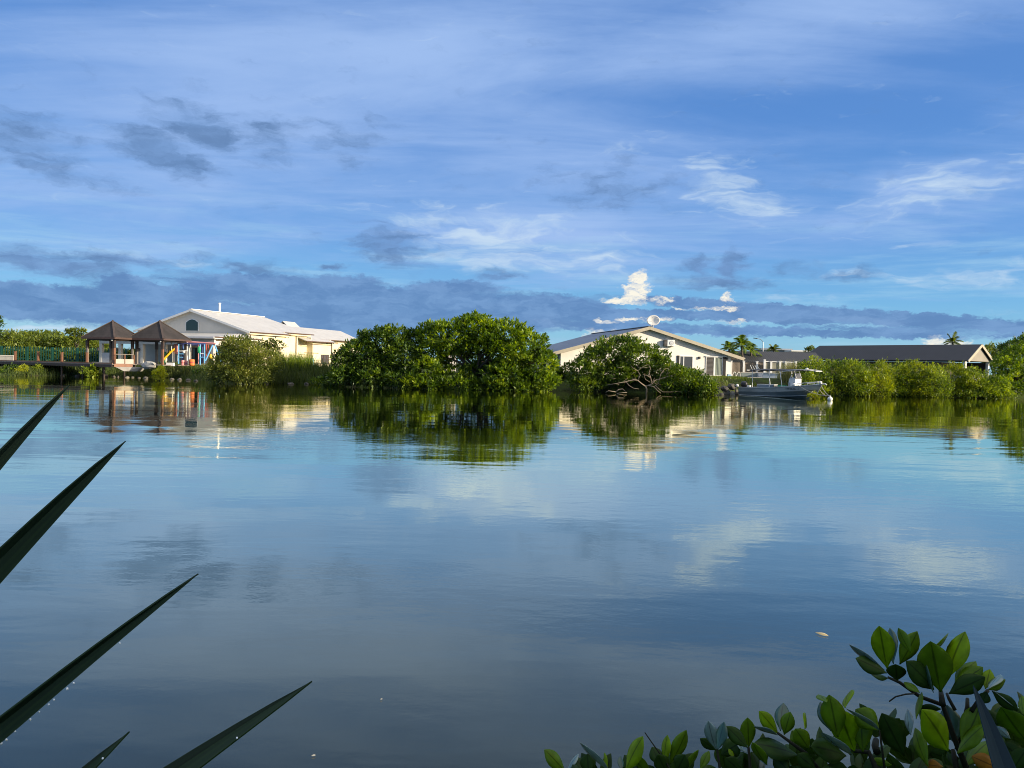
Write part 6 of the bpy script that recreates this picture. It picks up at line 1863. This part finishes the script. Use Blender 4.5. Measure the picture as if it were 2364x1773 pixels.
LA = [(880, 605, 800, 187, 215, 'b', 0), (940, 560, 905, 208, 120, 't', .05), (1000, 565, 1172, 240, 165, 'm', 0), (1110, 450, 985, 208, 100, 'm', .03), (875, 650, 570, 505, 150, 'd', 0), (850, 615, 508, 370, 62, 'p', .02),
      (890, 700, 725, 665, 65, 'd', -.01), (975, 722, 960, 562, 180, 'd', -.02), (1335, 812, 1060, 530, 200, 'd', -.01), (1400, 835, 1300, 338, 320, 'm', -.02), (1470, 700, 1640, 243, 195, 'b', .02), (1250, 460, 1462, 280, 32, 'm', .08),
      (1535, 765, 1745, 535, 140, 'm', .02), (1560, 765, 1812, 590, 165, 'm', 0), (1478, 850, 1835, 685, 185, 'd', -.03), (1835, 805, 1880, 612, 120, 'b', .03), (1865, 812, 2032, 715, 90, 'm', .02), (1870, 800, 1982, 660, 80, 'p', .04),
      (1900, 825, 2155, 1015, 130, 'd', -.02), (1905, 815, 2165, 990, 30, 'p', .0), (1850, 830, 1805, 945, 110, 'd', 0), (1200, 845, 1040, 738, 70, 'm', .03), (1330, 840, 1180, 470, 60, 't', .06),
      (400, 1275, 312, 858, 235, 'm', 0), (560, 1410, 395, 998, 270, 'b', -.03), (640, 1420, 620, 1010, 200, 'm', .02), (330, 1215, 225, 930, 140, 't', .04), (468, 992, 532, 813, 70, 'b', .06), (290, 935, 208, 858, 75, 'm', .05),
      (800, 1205, 570, 1000, 225, 'm', .03), (812, 1212, 480, 995, 42, 'p', -.02), (535, 1450, 245, 1225, 85, 'p', -.03), (480, 1455, 135, 1365, 210, 'd', -.04), (1045, 1455, 825, 1037, 245, 'd', 0), (1110, 1255, 1080, 1000, 80, 'p', .03),
      (1160, 1100, 1218, 832, 55, 'm', .02), (1475, 1410, 1215, 1003, 270, 'b', -.03), (1545, 1350, 1460, 958, 210, 't', .03), (1600, 1355, 1785, 950, 200, 'm', .02), (1560, 1435, 1835, 1150, 140, 'm', -.02), (1410, 1000, 1185, 985, 80, 'd', .01),
      (1960, 1575, 1700, 1460, 160, 'o', 0), (1420, 1560, 1250, 1540, 110, 'o', .04), (2260, 1340, 1985, 978, 250, 'm', -.02), (2080, 1292, 1940, 1165, 85, 'p', .01), (2210, 1060, 2188, 868, 90, 'm', .04), (1985, 1165, 1850, 1008, 115, 'd', .03),
      (925, 1545, 715, 1500, 90, 'm', .02), (180, 1580, 0, 1440, 150, 'd', 0), (120, 1385, -20, 1190, 170, 'm', 0), (75, 1195, 82, 1040, 40, 'b', .05), (1640, 1560, 1900, 1300, 150, 'm', .03), (2230, 1500, 1990, 1330, 200, 'd', .02), (1280, 1560, 1150, 1180, 130, 'm', .06), (2100, 1600, 2240, 1380, 170, 'd', -.01)]
LC = [(292, 695, 125, 520, 112, 'm', 0), (310, 690, 400, 553, 42, 'p', .02), (480, 720, 470, 553, 130, 'd', .01), (655, 700, 412, 463, 48, 'p', -.01), (632, 680, 604, 543, 32, 'b', .03), (742, 690, 733, 573, 52, 't', .03),
      (775, 700, 915, 413, 120, 'b', 0), (965, 710, 808, 530, 92, 'm', -.02), (1090, 625, 1110, 403, 76, 'b', .02), (1130, 635, 1260, 362, 112, 'm', .01), (1055, 645, 985, 498, 110, 'd', .03), (1100, 700, 1030, 558, 130, 'd', -.02), (1180, 700, 1250, 558, 130, 'd', -.01),
      (1240, 690, 1357, 520, 50, 'm', 0), (1370, 680, 1442, 530, 70, 'm', .02), (1500, 522, 1435, 290, 112, 'p', 0), (1510, 522, 1562, 298, 92, 't', .02), (1505, 527, 1368, 430, 82, 'd', 0), (1535, 565, 1690, 460, 150, 'd', -.01), (1640, 595, 1598, 513, 35, 'b', .02),
      (1748, 505, 1578, 333, 112, 'd', .01), (1757, 505, 1748, 263, 122, 'm', 0), (1742, 545, 1658, 470, 32, 'p', 0), (1992, 393, 1838, 213, 112, 'b', 0), (2040, 402, 2090, 218, 112, 'm', 0), (2010, 372, 2035, 148, 115, 't', .05), (1990, 405, 1798, 333, 38, 'p', -.01),
      (2150, 565, 1795, 475, 150, 'd', -.02), (1905, 645, 1788, 460, 82, 'm', -.01), (1705, 700, 1570, 588, 125, 'd', -.01), (2195, 485, 2100, 368, 125, 'm', .03), (880, 700, 830, 640, 60, 'd', .04), (2080, 700, 1960, 560, 140, 'd', .03), (1860, 700, 1820, 600, 110, 't', .04), (390, 705, 350, 640, 60, 'd', .03)]
MD = 1.75
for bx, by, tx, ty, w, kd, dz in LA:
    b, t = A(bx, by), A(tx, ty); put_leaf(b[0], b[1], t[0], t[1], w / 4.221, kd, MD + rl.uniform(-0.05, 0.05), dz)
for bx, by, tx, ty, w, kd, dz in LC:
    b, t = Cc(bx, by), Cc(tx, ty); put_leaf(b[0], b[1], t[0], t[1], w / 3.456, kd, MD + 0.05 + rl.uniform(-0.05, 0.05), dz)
# inner leaves of the bush (one part): deeper and below, in whorls
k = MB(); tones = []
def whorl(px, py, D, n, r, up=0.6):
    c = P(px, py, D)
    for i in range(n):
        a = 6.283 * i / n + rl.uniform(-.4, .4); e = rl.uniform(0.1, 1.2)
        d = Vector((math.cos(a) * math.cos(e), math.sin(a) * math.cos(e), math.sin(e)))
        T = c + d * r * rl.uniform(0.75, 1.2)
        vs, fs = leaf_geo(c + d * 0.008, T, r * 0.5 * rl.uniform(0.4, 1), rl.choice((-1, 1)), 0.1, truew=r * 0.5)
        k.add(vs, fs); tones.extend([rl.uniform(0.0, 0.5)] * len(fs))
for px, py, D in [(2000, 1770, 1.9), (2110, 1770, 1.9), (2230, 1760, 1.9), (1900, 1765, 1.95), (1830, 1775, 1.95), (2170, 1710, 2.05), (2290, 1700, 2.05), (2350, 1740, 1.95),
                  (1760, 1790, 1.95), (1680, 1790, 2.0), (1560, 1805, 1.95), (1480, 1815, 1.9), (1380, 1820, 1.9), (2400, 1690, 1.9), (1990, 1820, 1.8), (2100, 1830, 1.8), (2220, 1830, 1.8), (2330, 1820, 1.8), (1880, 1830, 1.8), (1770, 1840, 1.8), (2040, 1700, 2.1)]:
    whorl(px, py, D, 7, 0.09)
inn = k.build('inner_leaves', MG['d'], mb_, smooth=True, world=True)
inn['kind'] = 'stuff'; midrib(inn.data)
inn.data.attributes.new('tone', 'FLOAT', 'FACE').data.foreach_set('value', np.array(tones, dtype=np.float32))
M_stem = paint('dark green brown stem', (0.012, 0.014, 0.006), 0.7, 0.2, 30.0, spec=0.15)
def stem(pts, r0, r1, D=MD):
    q = [P(x, y, D + 0.02 * i) for i, (x, y) in enumerate(pts)]
    k = MB(); k.tube(q, [r0 + (r1 - r0) * i / (len(q) - 1) for i in range(len(q))], 8)
    return k.build('branch', M_stem, mb_, smooth=True, world=True)
stem([A(1700, 1700), A(1520, 1250), A(1420, 960), A(1200, 880), A(1000, 740), A(885, 690)], 0.0075, 0.003)
stem([A(1420, 960), A(1408, 880), A(1402, 830)], 0.007, 0.005)
stem([A(1560, 1400), A(1660, 980), A(1660, 900)], 0.006, 0.004, MD + .05); stem([A(1540, 1010), A(1480, 900), A(1460, 850)], 0.004, 0.003)
stem([A(1700, 1020), A(1780, 900), A(1860, 820)], 0.005, 0.004)
stem([A(900, 925), A(960, 880), A(1060, 855), A(1140, 850)], 0.0015, 0.002)
stem([A(900, 1750), A(760, 1560), A(700, 1420), A(560, 1410), A(420, 1300)], 0.008, 0.003); stem([A(870, 1700), A(820, 1330), A(805, 1210)], 0.003, 0.002)
stem([Cc(2330, 700), Cc(2212, 550), Cc(1985, 385)], 0.006, 0.003); stem([Cc(1560, 800), Cc(1530, 690), Cc(1505, 520)], 0.004, 0.003)
stem([Cc(1790, 800), Cc(1770, 690), Cc(1755, 500)], 0.005, 0.003); stem([Cc(1160, 760), Cc(1100, 620), Cc(1010, 500), Cc(928, 383)], 0.002, 0.0012)
stem([Cc(1180, 800), Cc(1120, 700), Cc(1110, 625)], 0.004, 0.003); stem([Cc(820, 820), Cc(780, 690)], 0.004, 0.003); stem([Cc(330, 820), Cc(300, 690)], 0.004, 0.003)
stem([A(1600, 1800), A(1540, 1500), A(1520, 1400)], 0.008, 0.005); stem([A(780, 1420), A(760, 1360), A(770, 1300)], 0.009, 0.007, MD + .06)

# floating leaf
fl = WL(1897, 1466)
k = MB(); a, b = WL(1882, 1463), WL(1913, 1471)
vs, fs = leaf_geo(Vector((a.x, a.y, 0.012)), Vector((b.x, b.y, 0.010)), 0.03, 1, 0.05, truew=0.04)
vs = [(v[0], v[1], max(0.006, v[2])) for v in vs]
k.add(vs, fs)
o = k.build('floating_leaf', paint('dry yellow leaf', (0.60, 0.46, 0.22), 0.6), smooth=True, solid=0.001)
tag(o, 'single dry yellow leaf floating on the water above the glossy bush', 'leaf')

for px_, py_, ln, lab in ((723, 1748, 0.024, 'tiny pale leaf scrap floating near the bottom edge right of the longest low blade'), (880, 1617, 0.016, 'tiny speck of leaf floating on the open water left of the glossy bush')):
    c = WL(px_, py_)
    vs, fs = leaf_geo(Vector((c.x - ln / 2, c.y, 0.008)), Vector((c.x + ln / 2, c.y + 0.01, 0.008)), ln * 0.5, 1, 0.03, truew=ln * 0.5)
    k = MB(); k.add([(v[0], v[1], max(0.005, v[2])) for v in vs], fs)
    tag(k.build('floating_leaf', paint('pale leaf scrap', (0.26, 0.25, 0.22), 0.6), smooth=True, solid=0.001), lab, 'leaf')
# unseen tree added on the near bank, only to shade the plants at the camera
bl = [(6.5, -1.6, 3.6, 2.6, 2.0, 1.9), (7.6, -2.2, 2.2, 2.4, 2.0, 1.6), (5.6, -1.2, 2.4, 1.6, 1.4, 1.5), (8.2, -2.6, 4.6, 2.2, 2, 1.5), (6.8, -0.9, 1.6, 2.0, 1.0, 1.2)]
tree('added_shade_tree', 'unseen leafy tree added on the near bank to shade the foreground plants', 'tree', (7.0, -1.9, 0.8), bl, 1900, LF_dark, 301, L=0.34, per=12, r0=0.18, hole=0.1, nlimb=5, spread=0.3)
# ------------------------------------------------------------------ render settings
sc.view_settings.view_transform = 'Standard'
sc.view_settings.look = 'None'
sc.view_settings.exposure = EXPO
sc.view_settings.gamma = 1.0
sc.cycles.use_denoising = True
sc.cycles.filter_width = 1.0
sc.cycles.max_bounces = 8
sc.cycles.transparent_max_bounces = 12
sc.cycles.caustics_reflective = False
sc.cycles.caustics_refractive = False
